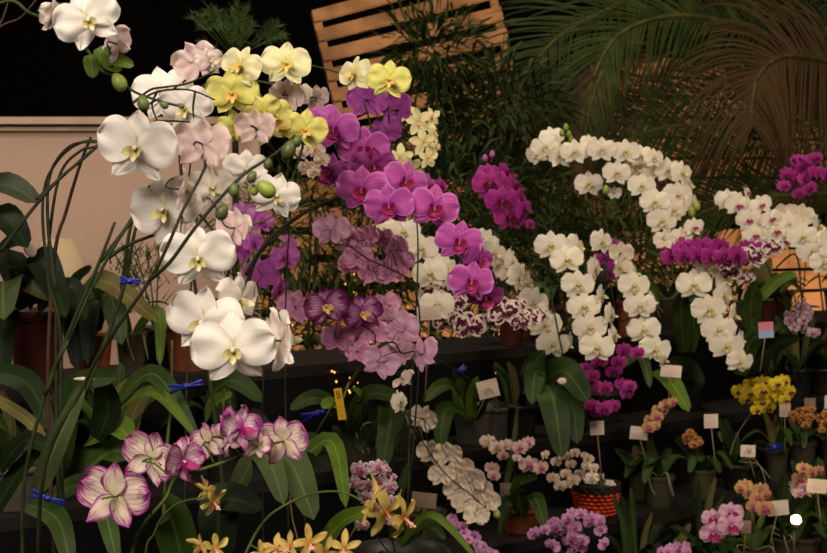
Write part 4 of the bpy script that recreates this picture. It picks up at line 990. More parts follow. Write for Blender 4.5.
stem_mesh(o, [[P(738, 462, 3.66), P(752, 458, 3.58), P(762, 470, 3.55), P(766, 485, 3.56)], [P(738, 462, 3.66), P(757, 464, 3.6), P(770, 478, 3.58)], [P(730, 455, 3.7), P(737, 435, 3.7), P(752, 412, 3.72)]], .0014, 'roots', name='aerial_root')
o = small('orchid with blue clip in a clear pot behind a white card', 780, 'low', .07, .034, .10, 'clear', None, None, 0, 0, None, 5, .10, .028, 'leaf', 55, gp)
clip(o, 774, 447, 3.74, 10, 14)
small('orange speckled orchid in a grey clear pot near the right edge', 806, 'low', .10, .042, .10, 'clear', 'orange',
      [(800, 412, 12, 0, 0, 0), (806, 411, 12, 10, 0, 0), (797, 418, 12, -10, 0, 0), (803, 419, 13, 0, 0, 0), (810, 417, 12, 10, 0, 0), (806, 425, 10, 0, -10, 0), (793, 414, 9, 0, 0, 0), (812, 409, 9, 0, 10, 0)], 3.86, 3.82,
      [[(804, 440, 3.88), (803, 420, 3.88), (806, 412, 3.86)]], 5, .08, .028, 'leaf', 56, gp)
small('orange speckled orchid cut by the right edge of the view', 838, 'low', .10, .042, .10, 'clear', 'orange',
      [(821, 418, 12, 0, 0, 0), (825, 424, 12, 0, 0, 0), (827, 414, 12, 0, 0, 0), (831, 420, 12, 0, 0, 0), (822, 430, 9, 0, 0, 0)], 3.9, 3.88,
      [[(832, 440, 3.92), (826, 420, 3.92)]], 4, .08, .028, 'leaf_dark', 57, gp)
# middle shelf, right: golden yellow
rr = random.Random(21)
small('golden yellow orchid with one dense head of blooms', 778, 'mid', .07, .05, .085, 'maroon', 'gold',
      [(740, 392, 19, -20, 0, 0), (747, 399, 17, 0, -10, 0), (752, 385, 19, 0, 10, 0), (750, 393, 19, 0, 0, 0), (763, 383, 19, 0, 10, 0), (772, 398, 19, 10, 0, 0), (762, 402, 18, 0, -10, 0), (768, 408, 18, 0, -20, 0), (783, 382, 19, 10, 10, 0), (789, 392, 19, 20, 0, 0), (780, 394, 20, 10, 0, 0), (763, 391, 21, 0, 0, 0), (777, 384, 18, 0, 10, 0), (785, 400, 16, 20, -10, 0), (757, 410, 14, 0, -10, 0)], 3.72, 3.62,
      [[(775, 395, 3.78), (765, 380, 3.75), (750, 388, 3.74)], [(775, 395, 3.78), (786, 388, 3.72)]], 4, .1, .03, 'leaf_dark', 58, None)
small('pale pink fluffy orchid bunch in front of the bright pallet boards', 800, 'mid', .12, .05, .09, 'black', 'speckled',
      [(800 + rr.gauss(0, 8), 320 + rr.gauss(0, 8), 13, rr.uniform(-40, 40), rr.uniform(-20, 20), rr.uniform(-40, 40)) for i in range(16)], 3.86, 3.8,
      [[(806, 370, 3.9), (802, 335, 3.88), (798, 312, 3.86)]], 5, .16, .04, 'leaf_dark', 59, None)
small('dark leafy orchid beyond the golden one at the right edge', 826, 'mid', .10, .05, .085, 'black', None, None, 0, 0, None, 5, .15, .05, 'leaf_dark', 60)
small('leafy orchid in a dark red pot under the pink and blue card', 768, 'top', .09, .05, .085, 'maroon', None, None, 0, 0, None, 5, .14, .045, 'leaf', 61)
small('leafy orchid in a dark red pot below the deep magenta blooms', 512, 'top', .055, .040, .085, 'maroon', None, None, 0, 0, None, 3, .08, .03, 'leaf_dark', 62)
small('leafy orchid in a clay pot between two white rows', 630, 'top', .05, .040, .11, 'clay', None, None, 0, 0, None, 3, .08, .03, 'leaf_dark', 63)
small('leafy orchid in a grey pot at the left end of the middle shelf', 12, 'mid', .08, .06, .09, 'grey', None, None, 0, 0, None, 5, .13, .04, 'leaf_dark', 64)
small('leafy orchid in a black pot behind the arching strap leaves', 225, 'mid', .08, .055, .10, 'black', None, None, 0, 0, None, 6, .15, .045, 'leaf_dark', 65)
small('leafy orchid in a black pot under the white card with the loop mark', 520, 'mid', .08, .05, .09, 'black', None, None, 0, 0, None, 4, .10, .03, 'leaf_dark', 66)
small('leafy orchid in a black pot under the blue clip at the left', 110, 'mid', .08, .05, .10, 'black', None, None, 0, 0, None, 6, .16, .045, 'leaf', 67)

# foot shelf, plants whose heads show at the bottom
def foot(label, px, k, fl, d0, d1, stems, seed, nl=4, group=None, L=.09):
    return small(label, px, 'foot', .09, .045, .085, 'clear', k, fl, d0, d1, stems, nl, L, .03, 'leaf', seed, group)
rr = random.Random(33)
foot('lilac-pink orchid bunch of many small blooms below the orange basket', 575, 'lilac',
     [(573 + rr.gauss(0, 15), 534 + rr.gauss(0, 10), 15, rr.uniform(-40, 40), rr.uniform(-20, 30), rr.uniform(-40, 40)) for i in range(32)] + [(592, 518, 15, 0, 0, 0), (600, 522, 14, 20, 0, 0), (581, 514, 15, 0, 10, 0), (545, 530, 13, -20, 0, 0), (568, 518, 14, 0, 0, 0)], 2.98, 2.88,
     [[(575, 580, 2.95), (572, 540, 2.95)], [(580, 575, 2.95), (592, 525, 2.95)]], 71, group='lilac-pink orchid bunches')
foot('lilac-pink orchid bunch below the white one seen from behind', 470, 'lilac',
     [(452 + i * 2.6, 520 + i * 2.2 + rr.gauss(0, 3), 13, rr.uniform(-40, 40), rr.uniform(-10, 30), rr.uniform(-40, 40)) for i in range(17)], 2.78, 2.74,
     [[(480, 580, 2.78), (470, 535, 2.78), (455, 520, 2.78)]], 72, group='lilac-pink orchid bunches')
foot('lilac-pink orchid just showing along the bottom edge beside the pale pink one', 676, 'lilac',
     [(678 + rr.gauss(0, 8), 551 + rr.gauss(0, 3), 13, rr.uniform(-40, 40), 10, rr.uniform(-40, 40)) for i in range(10)], 3.08, 3.04,
     [[(680, 590, 3.1), (678, 556, 3.08)]], 73, group='lilac-pink orchid bunches')
foot('pale pink moth orchid with deep pink lips at the lower right', 724, 'palepink',
     [(713, 519, 24, -10, 10, 0), (731, 513, 26, 0, 10, 0), (713, 534, 28, -4, -4, 0), (731, 526, 28, 4, -4, 0)], 3.1, 3.06,
     [[(726, 590, 3.15), (728, 550, 3.13), (724, 520, 3.12)]], 74)
foot('peach orchid with magenta lips below the black pot', 758, 'peach',
     [(745, 486, 17, -10, 10, 0), (750, 493, 18, 0, 0, 0), (741, 489, 14, -20, 0, 0), (761, 490, 18, 10, 0, 0), (757, 499, 17, 0, 0, 0), (754, 507, 17, -10, -10, 0), (765, 509, 20, 8, -4, 0), (766, 495, 14, 20, 0, 0)], 3.42, 3.36,
     [[(768, 560, 3.4), (762, 510, 3.42), (752, 490, 3.42)]], 75, group='peach orchids under the shelf edge')
foot('peach orchid with dusky petals beside the lamp', 808, 'peach',
     [(796, 487, 17, 150, 0, 0, 'speckled'), (806, 474, 16, 0, 0, 0), (800, 479, 17, -10, 0, 0), (812, 472, 16, 10, 10, 0), (819, 471, 14, 20, 0, 0), (806, 490, 18, 150, 0, 0, 'speckled'), (799, 494, 14, 0, -10, 0, 'speckled'), (803, 468, 14, 0, 10, 0)], 3.6, 3.54,
     [[(815, 560, 3.6), (806, 500, 3.6), (804, 475, 3.6)]], 76, group='peach orchids under the shelf edge')
for i, (px, lab) in enumerate(((640, 'grassy-leaved orchid beneath the peach one in the clear pot'), (790, 'round-leaved orchid beneath the glowing lamp'), (705, 'grassy-leaved orchid under the shelf edge behind the pale pink one'), (822, 'dark-leaved orchid in the lower right corner'))):
    o = small(lab, px, 'foot', .12, .045, .085, 'clear', None, None, 0, 0, None, 7, .17, .026 if i % 2 == 0 else .045, 'leaf_dark' if i % 2 == 0 else 'leaf', 80 + i)

# glowing lamp at the lower right
b = on(797, 'foot', .05)
b.x += .0; lp = empty('glowing_lamp', b); tag(lp, 'small round lamp shining between the plants at the lower right', 'lamp')
pc = P(796, 520, b.y - .03); pc = Vector((pc.x, pc.y, pc.z))
mb = MB(); mb.ball(pc, (.013, .013, .013), n=16, m=12); mb.obj('bulb', [M['bulb']], lp)
mb = MB(); mb.tube([Vector((pc.x, pc.y + .015, b.z)), Vector((pc.x, pc.y + .015, pc.z - .008))], .004, 8); mb.lathe(Vector((pc.x, pc.y + .015, b.z)), [(.001, 0), (.03, 0), (.03, .008), (.001, .01)], 20); mb.lathe(pc + Vector((0, 0, -.022)), [(.001, 0), (.011, 0), (.011, .014), (.001, .014)], 16); mb.obj('stand', [M['metal']], lp)

# ---------------------------------------------------------------- name cards
def card(label, px, py, w, h, d, foot_px=None, rot=0, mat='card', writing='lines', base=None, stake_r=.0016, yaw=0, name='name_card'):
    c = P(px, py, d); s = d / F
    o = empty(name, c); tag(o, label, 'sign')
    Rm = Matrix.Rotation(R(yaw), 3, 'Z') @ Matrix.Rotation(R(-rot), 3, 'Y')
    mb = MB(); mb.box(c, (w / 2 * s, .0006, h / 2 * s), Rm); mb.obj('card', [M[mat]], o, smooth=False)
    if foot_px:
        e = P(foot_px[0], foot_px[1], d + .01)
        mb = MB(); mb.tube([c + Vector((0, .0025, 0)) + Rm @ Vector((0, 0, -h * .1 * s)), e + Vector((0, .0, 0))], stake_r, 6); mb.obj('stake', [M['stake']], o)
    mb = MB(); rr = random.Random(px)
    def st(x0, y0, x1, y1, r=.00035): mb.tube([c + Rm @ Vector((x0 * w * s, -.0012, y0 * h * s)), c + Rm @ Vector((x1 * w * s, -.0012, y1 * h * s))], r, 4)
    if writing == 'lines':
        for k, y in enumerate((.28, .08, -.12, -.3)):
            x = -.36
            while x < (.34 if k else .1):
                L = rr.uniform(.05, .14); st(x, y, min(.38, x + L), y + rr.uniform(-.015, .015)); x += L + .05
        mt = 'ink_red'
    elif writing == 'loop':
        pts = [(-.12, -.22), (-.17, -.02), (-.12, .1), (0, .14), (.12, .08), (.16, -.06), (.14, -.2)]
        for a, b_ in zip(pts, pts[1:]): st(a[0], a[1] - .12, b_[0], b_[1] - .12, .0008)
        st(.0, -.08, -.04, -.22, .0008); st(0, -.08, .03, -.12, .0008); mt = 'ink'
    elif writing == 'fig':
        for q in ((-.25, -.3, -.05, .3), (-.05, .3, .05, -.3), (-.15, 0, .1, .05), (.05, -.3, .15, .28), (.15, .28, .28, -.25), (-.05, -.1, .2, -.1)): st(*q, .0006)
        mt = 'ink'
    elif writing == 'tag':
        for q in ((-.2, .40, .2, .38), (-.2, .40, -.2, .34), (-.2, .34, .2, .33), (.2, .33, .2, .28), (.2, .28, -.2, .29), (-.2, .24, .2, .23), (.2, .23, .2, .17), (.2, .17, -.2, .18), (-.2, .18, -.2, .24), (.1, -.36, .1, -.42)): st(*q, .0005)
        mt = 'ink'
    if len(mb.v): mb.obj('writing', [M[mt]], o)
    return o
card('white card above the wicker basket, split by a dark stem', 597, 428, 14, 14, 3.26, (602, 480), 3)
card('white card on a stake beside the peach orchid in the clear pot', 639, 433, 18, 13, 3.40, (646, 460), -5)
card('square white card on a tall stake in the orange orchid pot', 711, 421, 14, 14, 3.52, (716, 470), 2)
card('square white card on a tall stake below the golden yellow orchid', 785, 410, 11, 14, 3.80, (785, 455), 0)
card('white card with dark scrawl on the black pot of dangling roots', 748, 451, 15, 12, 3.66, (755, 478), -2, writing='fig')
card('shaded card behind the orange orchid near the right edge', 810, 404, 11, 12, 3.95, (812, 446), 2, 'card_dim')
card('white card cut by the right edge of the view', 829, 402, 9, 13, 3.9, (830, 446), 0)
card('white card leaning on a stake beside the lamp and the peach blooms', 778, 508, 21, 15, 3.38, (768, 552), 6)
card('white card on a stake at the lower right above the lamp', 817, 486, 20, 14, 3.5, (822, 530), -5)
card('dim brown card beside the pale pink orchid', 746, 527, 10, 13, 3.25, (742, 575), 0, 'card_dim')
card('white card with a hand-drawn loop over the grey rimmed pot', 488, 389, 21, 18, 3.3, (476, 418), 14, 'card', 'loop')
card('white card on a long pale stake left of the maroon-blotched blooms', 429, 313, 24, 14, 2.8, (425, 400), 4, stake_r=.0018)
card('small white card on the leaf right of the magenta bunch', 671, 371, 21, 12, 3.36, (668, 408), -5)
card('pink and blue card on a stake above the golden yellow orchid', 766, 330, 15, 16, 3.5, (760, 372), 4, 'pinkcard')
card('tilted white card behind the dark purple blotched blooms', 750, 296, 16, 11, 3.62, (752, 345), -16)
card('dim card standing under the white orchid seen from behind', 424, 500, 25, 15, 2.95, (424, 545), -6, 'card_dim')
card('dim card at the foot of the pink-lipped miniature', 508, 490, 16, 14, 3.12, (512, 520), 0, 'card_dim')
card('long yellow tag hanging from the thin stake in the centre', 340, 404, 8, 32, 2.29, (349, 382), 9, 'card_yellow', 'tag', name='plant_tag')

# ---------------------------------------------------------------- background plants
def leaf_blob(o, name, spec, n, L, W, mat, seed, droop=.3, upb=.3):
    n = int(n * .68)
    """many narrow leaves; spec: list of (centre, radii)"""
    rr = random.Random(seed); mb = MB()
    for i in range(n):
        c, ra = spec[rr.randrange(len(spec))]
        th = rr.uniform(0, 6.28); ph = math.acos(rr.uniform(-1, 1)); q = rr.random() ** .5
        dv = Vector((math.sin(ph) * math.cos(th), math.sin(ph) * math.sin(th), math.cos(ph)))
        p = Vector(c) + Vector((dv.x * ra[0], dv.y * ra[1], dv.z * ra[2])) * q
        g = (dv + Vector((rr.gauss(0, .5), rr.gauss(0, .5), rr.gauss(0, .4) + upb))).normalized()
        l = L * rr.uniform(.6, 1.2); w = W * rr.uniform(.7, 1.2)
        sd = g.cross(Vector((rr.gauss(0, .4), rr.gauss(0, .4), 1))).normalized() * w / 2
        m1 = p + g * l * .5; e = p + g * l + Vector((0, 0, -droop * l))
        mb.add([p, m1 - sd, m1 + sd, m1 * .35 + e * .65 + sd * .7, m1 * .35 + e * .65 - sd * .7, e], [(0, 2, 1), (1, 2, 3, 4), (4, 3, 5)], 0, [(.5, 0), (0, .5), (1, .5), (.9, .8), (.1, .8), (.5, 1)])
    return mb.obj(name, [M[mat]], o)

def shrub(label, px, d, zs, wid, n, L, W, mat, seed, cat='shrub', name='leafy_shrub', stems=4, group=None, x_off=0):
    k = (px - 413.5) / F; b = Vector((k * d, d, 0)); o = empty(name, b); tag(o, label, cat, group)
    rr = random.Random(seed); spec = []
    for z0, z1 in zs:
        spec.append((b + Vector((rr.uniform(-.05, .05), 0, (z0 + z1) / 2)), (wid, wid * .7, (z1 - z0) / 2)))
    leaf_blob(o, 'foliage', spec, n, L, W, mat, seed)
    top = max(z for _, z in zs)
    for i in range(stems):
        mb = MB(); x = rr.uniform(-.5, .5) * wid
        mb.tube(smooth_path([b + Vector((x * .3, rr.uniform(-.05, .05), 0)), b + Vector((x * .6, 0, top * .5)), b + Vector((x, 0, top * .93))], 4), .008, 6, r2=.004); mb.obj('stem', [M['stem']], o)
    return o
def Z(py, d): return CAMZ - (py - 208) * d / F
shrub('dark narrow-leaved bamboo plant reaching up before the leaning slatted panel', 432, 4.6, [(Z(90, 4.6), Z(15, 4.6)), (Z(150, 4.6), Z(70, 4.6)), (Z(240, 4.6), Z(130, 4.6))], .17, 1500, .13, .014, 'foliage', 11, 'bamboo', 'bamboo_plant')
shrub('bamboo plant with dense dark leaves between the panel and the palm', 500, 4.7, [(Z(160, 4.7), Z(60, 4.7)), (Z(240, 4.7), Z(130, 4.7))], .22, 1500, .14, .014, 'foliage', 12, 'bamboo', 'bamboo_plant')
shrub('dark green shrub behind the purple and mauve blooms', 370, 4.3, [(Z(300, 4.3), Z(150, 4.3)), (Z(380, 4.3), Z(260, 4.3))], .26, 1700, .09, .012, 'foliage2', 13)
shrub('green shrub showing between the white and mauve sprays', 300, 4.3, [(Z(300, 4.3), Z(160, 4.3)), (Z(380, 4.3), Z(270, 4.3))], .24, 1500, .09, .012, 'foliage2', 14)
shrub('dark shrub standing behind the lone magenta orchid', 470, 4.35, [(Z(330, 4.35), Z(200, 4.35)), (Z(270, 4.35), Z(140, 4.35))], .25, 1500, .11, .012, 'foliage', 15)
shrub('fine-leaved shrub behind the narrow slanting white spray', 545, 4.6, [(Z(330, 4.6), Z(190, 4.6))], .27, 1500, .11, .012, 'foliage', 16)
shrub('fine-leaved shrub under the creamy white garland', 620, 4.7, [(Z(330, 4.7), Z(200, 4.7))], .25, 1700, .10, .012, 'foliage2', 17)
shrub('fine-leaved shrub behind the hanging white orchid at the right', 700, 4.75, [(Z(350, 4.75), Z(250, 4.75))], .22, 1000, .10, .012, 'foliage2', 18)
shrub('thin bushy shrub before the bright boards behind the pink and blue card', 768, 4.8, [(Z(370, 4.8), Z(290, 4.8))], .13, 420, .09, .011, 'foliage2', 20)
# feathery fern ball, upper left of centre
b = Vector(((236 - 413.5) / F * 4.4, 4.4, 0)); o = empty('feathery_fern', b); tag(o, 'round feathery green fern top above the yellow blooms', 'fern')
cz = Vector((b.x, b.y, Z(44, 4.4)))
rr = random.Random(4)
for i in range(26):
    a = rr.uniform(-.3, math.pi + .3); q = rr.random() ** .5
    cc = cz + Vector((math.cos(a) * .13 * q, rr.uniform(-.08, .08), math.sin(a) * .085 * q))
    dv = Vector((math.cos(a) * q, rr.uniform(-.5, .3), .35 + math.sin(a) * .6)).normalized()
    mb = MB(); mb.tube([cz + Vector((0, 0, -.05)), cc, cc + dv * .05], .0016, 4)
    for j in range(46):
        p = cc + dv * rr.uniform(-.02, .05); g = (dv + Vector((rr.gauss(0, .55), rr.gauss(0, .55), rr.gauss(0, .55)))).normalized()
        sd = g.cross(Vector((0, -1, .1))).normalized() * .0016; e = p + g * rr.uniform(.02, .045)
        mb.add([p - sd, p + sd, e], [(0, 1, 2)])
    mb.obj('frond', [M['fern']], o)
mb = MB(); mb.tube([b, cz], .012, 8); mb.obj('trunk', [M['fibre']], o)

# ---------------------------------------------------------------- palms
def frond(o, pts, nl, L, W, mat, seed, dens=1, droop=.6, ang=50, hang=None, down_only=False, both=True, name='frond'):
    rr = random.Random(seed); sp = smooth_path(pts, max(6, nl // (len(pts) - 1))); n = len(sp)
    mb = MB(); mb.tube(sp, .012, 7, mi=1, r2=.003)
    for i in range(3, n):
        s = i / n; p = sp[i]; t = (sp[min(i + 1, n - 1)] - sp[i - 1]).normalized()
        side = t.cross(Vector((0, -1, .25))).normalized()
        for sg in (-1, 1):
            ll = L * (math.sin(math.pi * min(1, s * .82 + .16)) ** .6) * rr.uniform(.85, 1.1)
            aa = R(ang * (1 - .45 * s)) + rr.gauss(0, .06)
            dv = (t * math.cos(aa) + side * sg * math.sin(aa) + Vector((0, rr.gauss(-.08, .1), 0))).normalized()
            w = W * rr.uniform(.8, 1.2); prev = p; dcur = dv; vs = []; uvs = []; fs = []
            k = 5
            for j in range(k + 1):
                q = j / k; ww = w * (.6 + .8 * q - 1.4 * q * q) / 1.0 if j < k else .0004
                nn = dcur.cross(Vector((0, -1, .3)))
                if nn.length < .05: nn = Vector((1, 0, 0))
                nn.normalize()
                vs += [prev - nn * ww / 2 + Vector((0, .001, 0)), prev + nn * ww / 2]; uvs += [(0, q), (1, q)]
                dcur = (dcur + Vector((0, 0, -droop / k)) * (.5 + q)).normalized(); prev = prev + dcur * ll / k
            for j in range(k): fs.append((2 * j, 2 * j + 1, 2 * j + 3, 2 * j + 2))
            mb.add(vs, fs, 0, uvs)
    return mb.obj(name, [M[mat], M['rachis']], o)
D = 5.2
b = Vector(((935 - 413.5) / F * D, D + .15, 0)); o = empty('palm_tree', b); tag(o, 'date palm with arching green and dry brown fronds at the upper right', 'palm')
crown = P(800, 70, D + .1)
mb = MB(); mb.tube(smooth_path([b, b + Vector((.0, 0, .7)), b + Vector((-.04, 0, 1.4)), crown + Vector((.32, 0, -.35)), crown], 6), .13, 14, r2=.10); mb.obj('trunk', [M['fibre']], o)
mb = MB(); rr = random.Random(2)
mb.ball(crown, (.17, .14, .15), n=16, m=12)
for i in range(420):
    a = rr.uniform(0, 6.28); ph = rr.uniform(.1, 2.4)
    dv = Vector((math.sin(ph) * math.cos(a), math.sin(ph) * math.sin(a), math.cos(ph)))
    p0 = crown + Vector((dv.x * .15, dv.y * .13, dv.z * .14)); e = p0 + dv * rr.uniform(.04, .11) + Vector((rr.gauss(0, .02), 0, rr.gauss(0, .02)))
    mb.tube([p0, e], .003, 3, r2=.001)
mb.obj('crown_fibre', [M['fibre']], o)
def pp(l, dd=0): return [P(x, y, D + z + dd) for x, y, z in l]
frond(o, pp([(775, 38, .0), (735, 24, -.1), (690, 16, -.2), (650, 20, -.3), (618, 36, -.35), (600, 62, -.4), (586, 100, -.42), (578, 150, -.42)]), 95, .34, .011, 'palm', 1, droop=.9, ang=55)
frond(o, pp([(800, 40, .2), (720, -25, .1), (660, -20, 0), (610, 8, -.1), (565, 32, -.15), (535, 62, -.2), (512, 95, -.22), (494, 125, -.24)]), 90, .42, .011, 'palm', 2, droop=.7, ang=58)
frond(o, pp([(845, 66, -.2), (820, 60, -.3), (790, 56, -.4), (770, 63, -.45), (757, 80, -.5), (752, 108, -.5), (753, 125, -.5)]), 80, .46, .011, 'palm_bronze', 3, droop=1.6, ang=75)
frond(o, pp([(835, 120, .0), (790, 128, -.1), (740, 124, -.15), (690, 125, -.2), (650, 131, -.25), (612, 148, -.28), (590, 165, -.3)]), 85, .36, .010, 'palm', 4, droop=.3, ang=60)
frond(o, pp([(800, 70, .1), (760, 78, .05), (715, 92, 0), (670, 104, 0), (630, 118, 0), (600, 130, 0)]), 70, .36, .010, 'palm', 5, droop=.5, ang=50)
frond(o, pp([(820, 100, .1), (780, 140, .1), (740, 152, .1), (700, 160, .05), (660, 178, .05), (620, 205, 0)]), 70, .34, .010, 'palm', 6, droop=.3, ang=60)
frond(o, pp([(840, 90, .2), (800, 60, .25), (740, 70, .2), (690, 50, .2), (650, 60, .2), (610, 80, .2), (590, 110, .2)]), 70, .32, .011, 'palm_dead', 7, droop=1.5, ang=60)
frond(o, pp([(800, 40, .1), (790, 0, .1), (760, -30, .1), (700, -50, .1), (640, -45, .1)]), 70, .42, .011, 'palm', 8, droop=1.2, ang=60)
frond(o, pp([(820, 40, .0), (840, 10, .1), (850, -10, .1)]), 40, .42, .011, 'palm', 18, droop=1.2, ang=70)
frond(o, pp([(800, 50, .15), (830, 0, .1), (790, -20, .1), (740, -10, .1), (700, 10, .1), (680, 40, .1)]), 60, .40, .011, 'palm', 28, droop=1.0, ang=60)
frond(o, pp([(840, 100, -.1), (800, 190, -.1), (740, 195, -.1), (690, 215, -.1), (650, 245, -.1)]), 60, .30, .010, 'palm', 9, droop=.3, ang=55)
frond(o, pp([(600, 130, -.3), (620, 60, -.3), (604, 70, -.4), (592, 100, -.42), (584, 140, -.42), (580, 180, -.42)]), 60, .20, .009, 'palm_dead', 10, droop=1.6, ang=60)
frond(o, pp([(850, 186, .0), (820, 193, -.1), (770, 196, -.15), (720, 205, -.2), (680, 225, -.25)]), 50, .26, .010, 'palm', 12, droop=.3, ang=55)
b = Vector(((560 - 413.5) / F * 5.6, 5.6, 0)); o = empty('palm_tree', b); tag(o, 'slim leaning palm stem between the shrubs and the date palm', 'palm')
mb = MB(); mb.tube([b, P(530, 140, 5.6), P(526, 108, 5.6)], .02, 8, r2=.012); mb.obj('trunk', [M['cane_brown']], o)
frond(o, [P(526, 108, 5.6), P(560, 150, 5.4), P(600, 180, 5.3), P(650, 185, 5.2)], 50, .34, .012, 'palm', 11, droop=.6, ang=60)
frond(o, [P(526, 108, 5.6), P(500, 150, 5.5), P(520, 200, 5.4), P(560, 240, 5.3)], 50, .34, .012, 'palm', 13, droop=.6, ang=60)
frond(o, [P(526, 108, 5.6), P(580, 120, 5.5), P(560, 180, 5.4), P(580, 250, 5.3)], 50, .34, .012, 'palm', 14, droop=.6, ang=60)

# ---------------------------------------------------------------- slatted pallets
def slat_panel(label, quad, nsl, gap, d, mat, name='wooden_pallet', thick=.012, rails=(0, 1), seed=0, drop=()):
    """quad: TL,TR,BR,BL world points"""
    TL, TR, BR, BL = quad; cen = (TL + TR + BR + BL) / 4
    o = empty(name, Vector((cen.x, cen.y, min(BL.z, BR.z)))); tag(o, label, 'pallet')
    nrm = (TR - TL).cross(BL - TL).normalized()
    if nrm.y > 0: nrm = -nrm
    def plank(a0, a1, b0, b1, nm, off=0.0, th=thick):
        mb = MB(); f = [a0, a1, b1, b0]; front = [q + nrm * (off + th) for q in f]; back = [q + nrm * off for q in f]
        mb.add(front + back, [(0, 1, 2, 3), (7, 6, 5, 4), (0, 4, 5, 1), (1, 5, 6, 2), (2, 6, 7, 3), (3, 7, 4, 0)]); mb.obj(nm, [M[mat]], o, smooth=False)
    for i in range(nsl):
        if i in drop: continue
        s0 = i / nsl; s1 = (i + 1 - gap) / nsl
        plank(TL.lerp(BL, s0), TR.lerp(BR, s0), TL.lerp(BL, s1), TR.lerp(BR, s1), 'slat', thick)
    W_ = (TR - TL).length
    for r_ in rails:
        w = .035 / W_; a = max(0, min(1 - w, r_ - w / 2))
        plank(TL.lerp(TR, a), TL.lerp(TR, a + w), BL.lerp(BR, a), BL.lerp(BR, a + w), 'rail', 0.0, thick * .95)
    return o
slat_panel('leaning slatted wooden panel high against the black backdrop', (P(311, 14, 5.3), P(488, -34, 5.6), P(535, 150, 5.2), P(350, 176, 5.0)), 8, .42, 5, 'wood', rails=(0, 1), name='slatted_panel')
slat_panel('wide pallet wall of horizontal boards behind the palm', (P(590, 55, 6.3), P(900, 70, 6.0), P(900, 215, 6.0), P(590, 222, 6.3)), 8, .15, 6, 'wood', rails=(0, .5, 1))
slat_panel('lit pallet of horizontal boards behind the orchids at the right edge', (P(600, 232, 6.2), P(900, 226, 5.8), P(900, 395, 5.8), P(600, 410, 6.2)), 8, .15, 6, 'wood', rails=(0, .5, 1))
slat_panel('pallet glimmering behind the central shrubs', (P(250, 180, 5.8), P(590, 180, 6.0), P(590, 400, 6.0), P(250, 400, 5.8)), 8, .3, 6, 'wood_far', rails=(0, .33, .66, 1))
for i, (x, n_) in enumerate(((798, 3.0), (818, 3.1))):
    mb = MB(); mb.tube(smooth_path([P(x - 22 + 20 * i, 268, 5.5), P(x - 2, 255, 5.5), P(x + 4, 300, 5.5), P(x + 10, 350, 5.5)], 6), .004, 5)
    tag(mb.obj('hanging_wire', [M['riser']], None, P(x, 255, 5.5)), ('black looped wire hanging before the lit pallet boards', 'black straight wire hanging at the far right before the lit boards')[i], 'wire')

# ---------------------------------------------------------------- string lights, added to reproduce golden glints
def lights(label, pts, n, seed, r=.0038, jit=.05):
    rr = random.Random(seed); o = empty('glint_lights', pts[0]); tag(o, label, 'string light', 'added warm string lights behind the plants')
    sp = smooth_path(pts, 10); mb = MB(); mb.tube(sp, .0015, 4); mb.obj('wire', [M['riser']], o)
    for i in range(n):
        p = sp[int(i * (len(sp) - 1) / max(1, n - 1))]; e = p + Vector((rr.gauss(0, .012), rr.gauss(0, .01), -abs(rr.gauss(0, .015)) - .004))
        mb = MB(); q = r * rr.uniform(.5, 1.0); mb.tube([p, e], .001, 4, mi=1); mb.ball(e, (q * .7, q * .7, q), n=8, m=6); mb.obj('bulb', [M['glow_small'], M['riser']], o)
lights('added string of tiny warm lights wound low through the shrubs behind the mauve blooms', [P(x, y, 4.02) for x, y in ((285, 340), (310, 312), (335, 345), (370, 335), (395, 300), (350, 280), (380, 220), (410, 320), (440, 345))], 42, 1)
lights('added string of tiny warm lights under the shelf beyond the grey rimmed pot', [P(x, y, 3.6) for x, y in ((400, 392), (430, 366), (450, 378), (470, 362), (505, 372), (520, 398), (500, 410))], 22, 2)
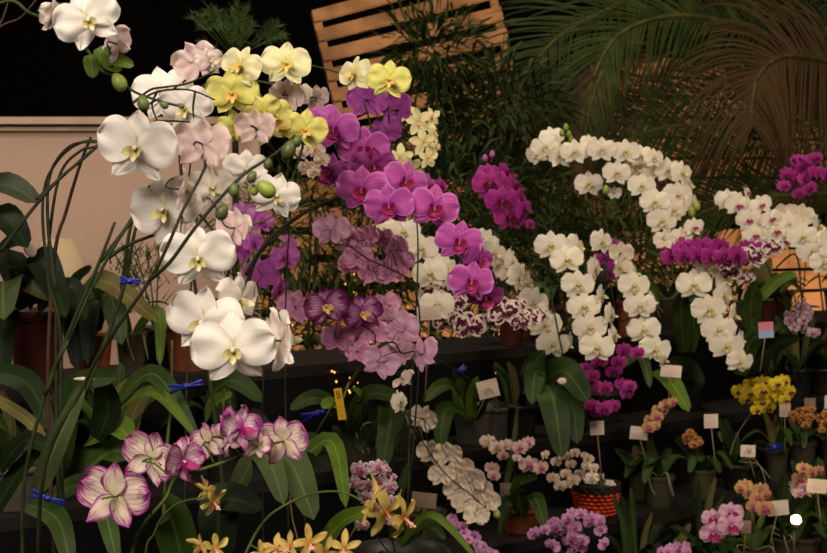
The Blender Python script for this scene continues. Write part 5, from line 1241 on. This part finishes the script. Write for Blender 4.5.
lights('added string of tiny warm lights under the top shelf beyond the yellow tag', [P(x, y, 3.28) for x, y in ((292, 420), (318, 375), (340, 365), (352, 385), (378, 380), (395, 400), (360, 425), (330, 430))], 26, 3)
lights('added string of tiny warm lights tangled among the leaves behind the pink and blue card', [P(x, y, 4.6) for x, y in ((700, 310), (745, 330), (775, 300), (790, 350), (815, 330), (820, 370), (770, 372), (700, 350))], 30, 4)

# ---------------------------------------------------------------- light
def area(loc, target, size, energy, col, sizey=None):
    l = bpy.data.lights.new('area_light', 'AREA'); l.energy = energy; l.size = size; l.color = col
    if sizey: l.shape = 'RECTANGLE'; l.size_y = sizey
    o = bpy.data.objects.new('area_light', l); link(o); o.location = loc
    o.rotation_euler = (Vector(target) - Vector(loc)).to_track_quat('-Z', 'Y').to_euler()
area((-.7, -.1, 2.9), (-.1, 2.0, 1.5), 1.1, 78, (1, .90, .79))
area((1.5, .9, 3.2), (.8, 3.6, 1.4), .8, 50, (1, .86, .68))
area((-1.9, 2.9, 3.2), (-1.3, 4.6, 1.5), .5, 19, (1, .87, .76))
area((1.5, 5.55, .5), (1.6, 6.2, 1.9), .4, 17, (1, .74, .46))
area((1.75, 5.3, .55), (1.75, 6.0, 1.2), .3, 4.5, (1, .74, .46))
area((.1, 4.95, .5), (.1, 6, 1.5), .5, 32, (1, .76, .5))
area((.3, 3.7, 3.7), (-.0, 4.7, 1.7), .8, 26, (1, .82, .58))
w = bpy.data.worlds.new('world'); SC.world = w; w.use_nodes = True
w.node_tree.nodes['Background'].inputs[0].default_value = (1, .85, .7, 1); w.node_tree.nodes['Background'].inputs[1].default_value = .05

cam = bpy.data.cameras.new('camera'); co = bpy.data.objects.new('camera', cam); link(co)
cam.sensor_width = 36; cam.lens = 36 * F / 827; cam.clip_start = .05
co.location = (0, 0, CAMZ); co.rotation_euler = (R(90) - PITCH, 0, 0)
cam.dof.use_dof = True; cam.dof.focus_distance = 1.9; cam.dof.aperture_fstop = 13
SC.camera = co
SC.view_settings.view_transform = 'Standard'; SC.view_settings.look = 'None'; SC.view_settings.exposure = 0
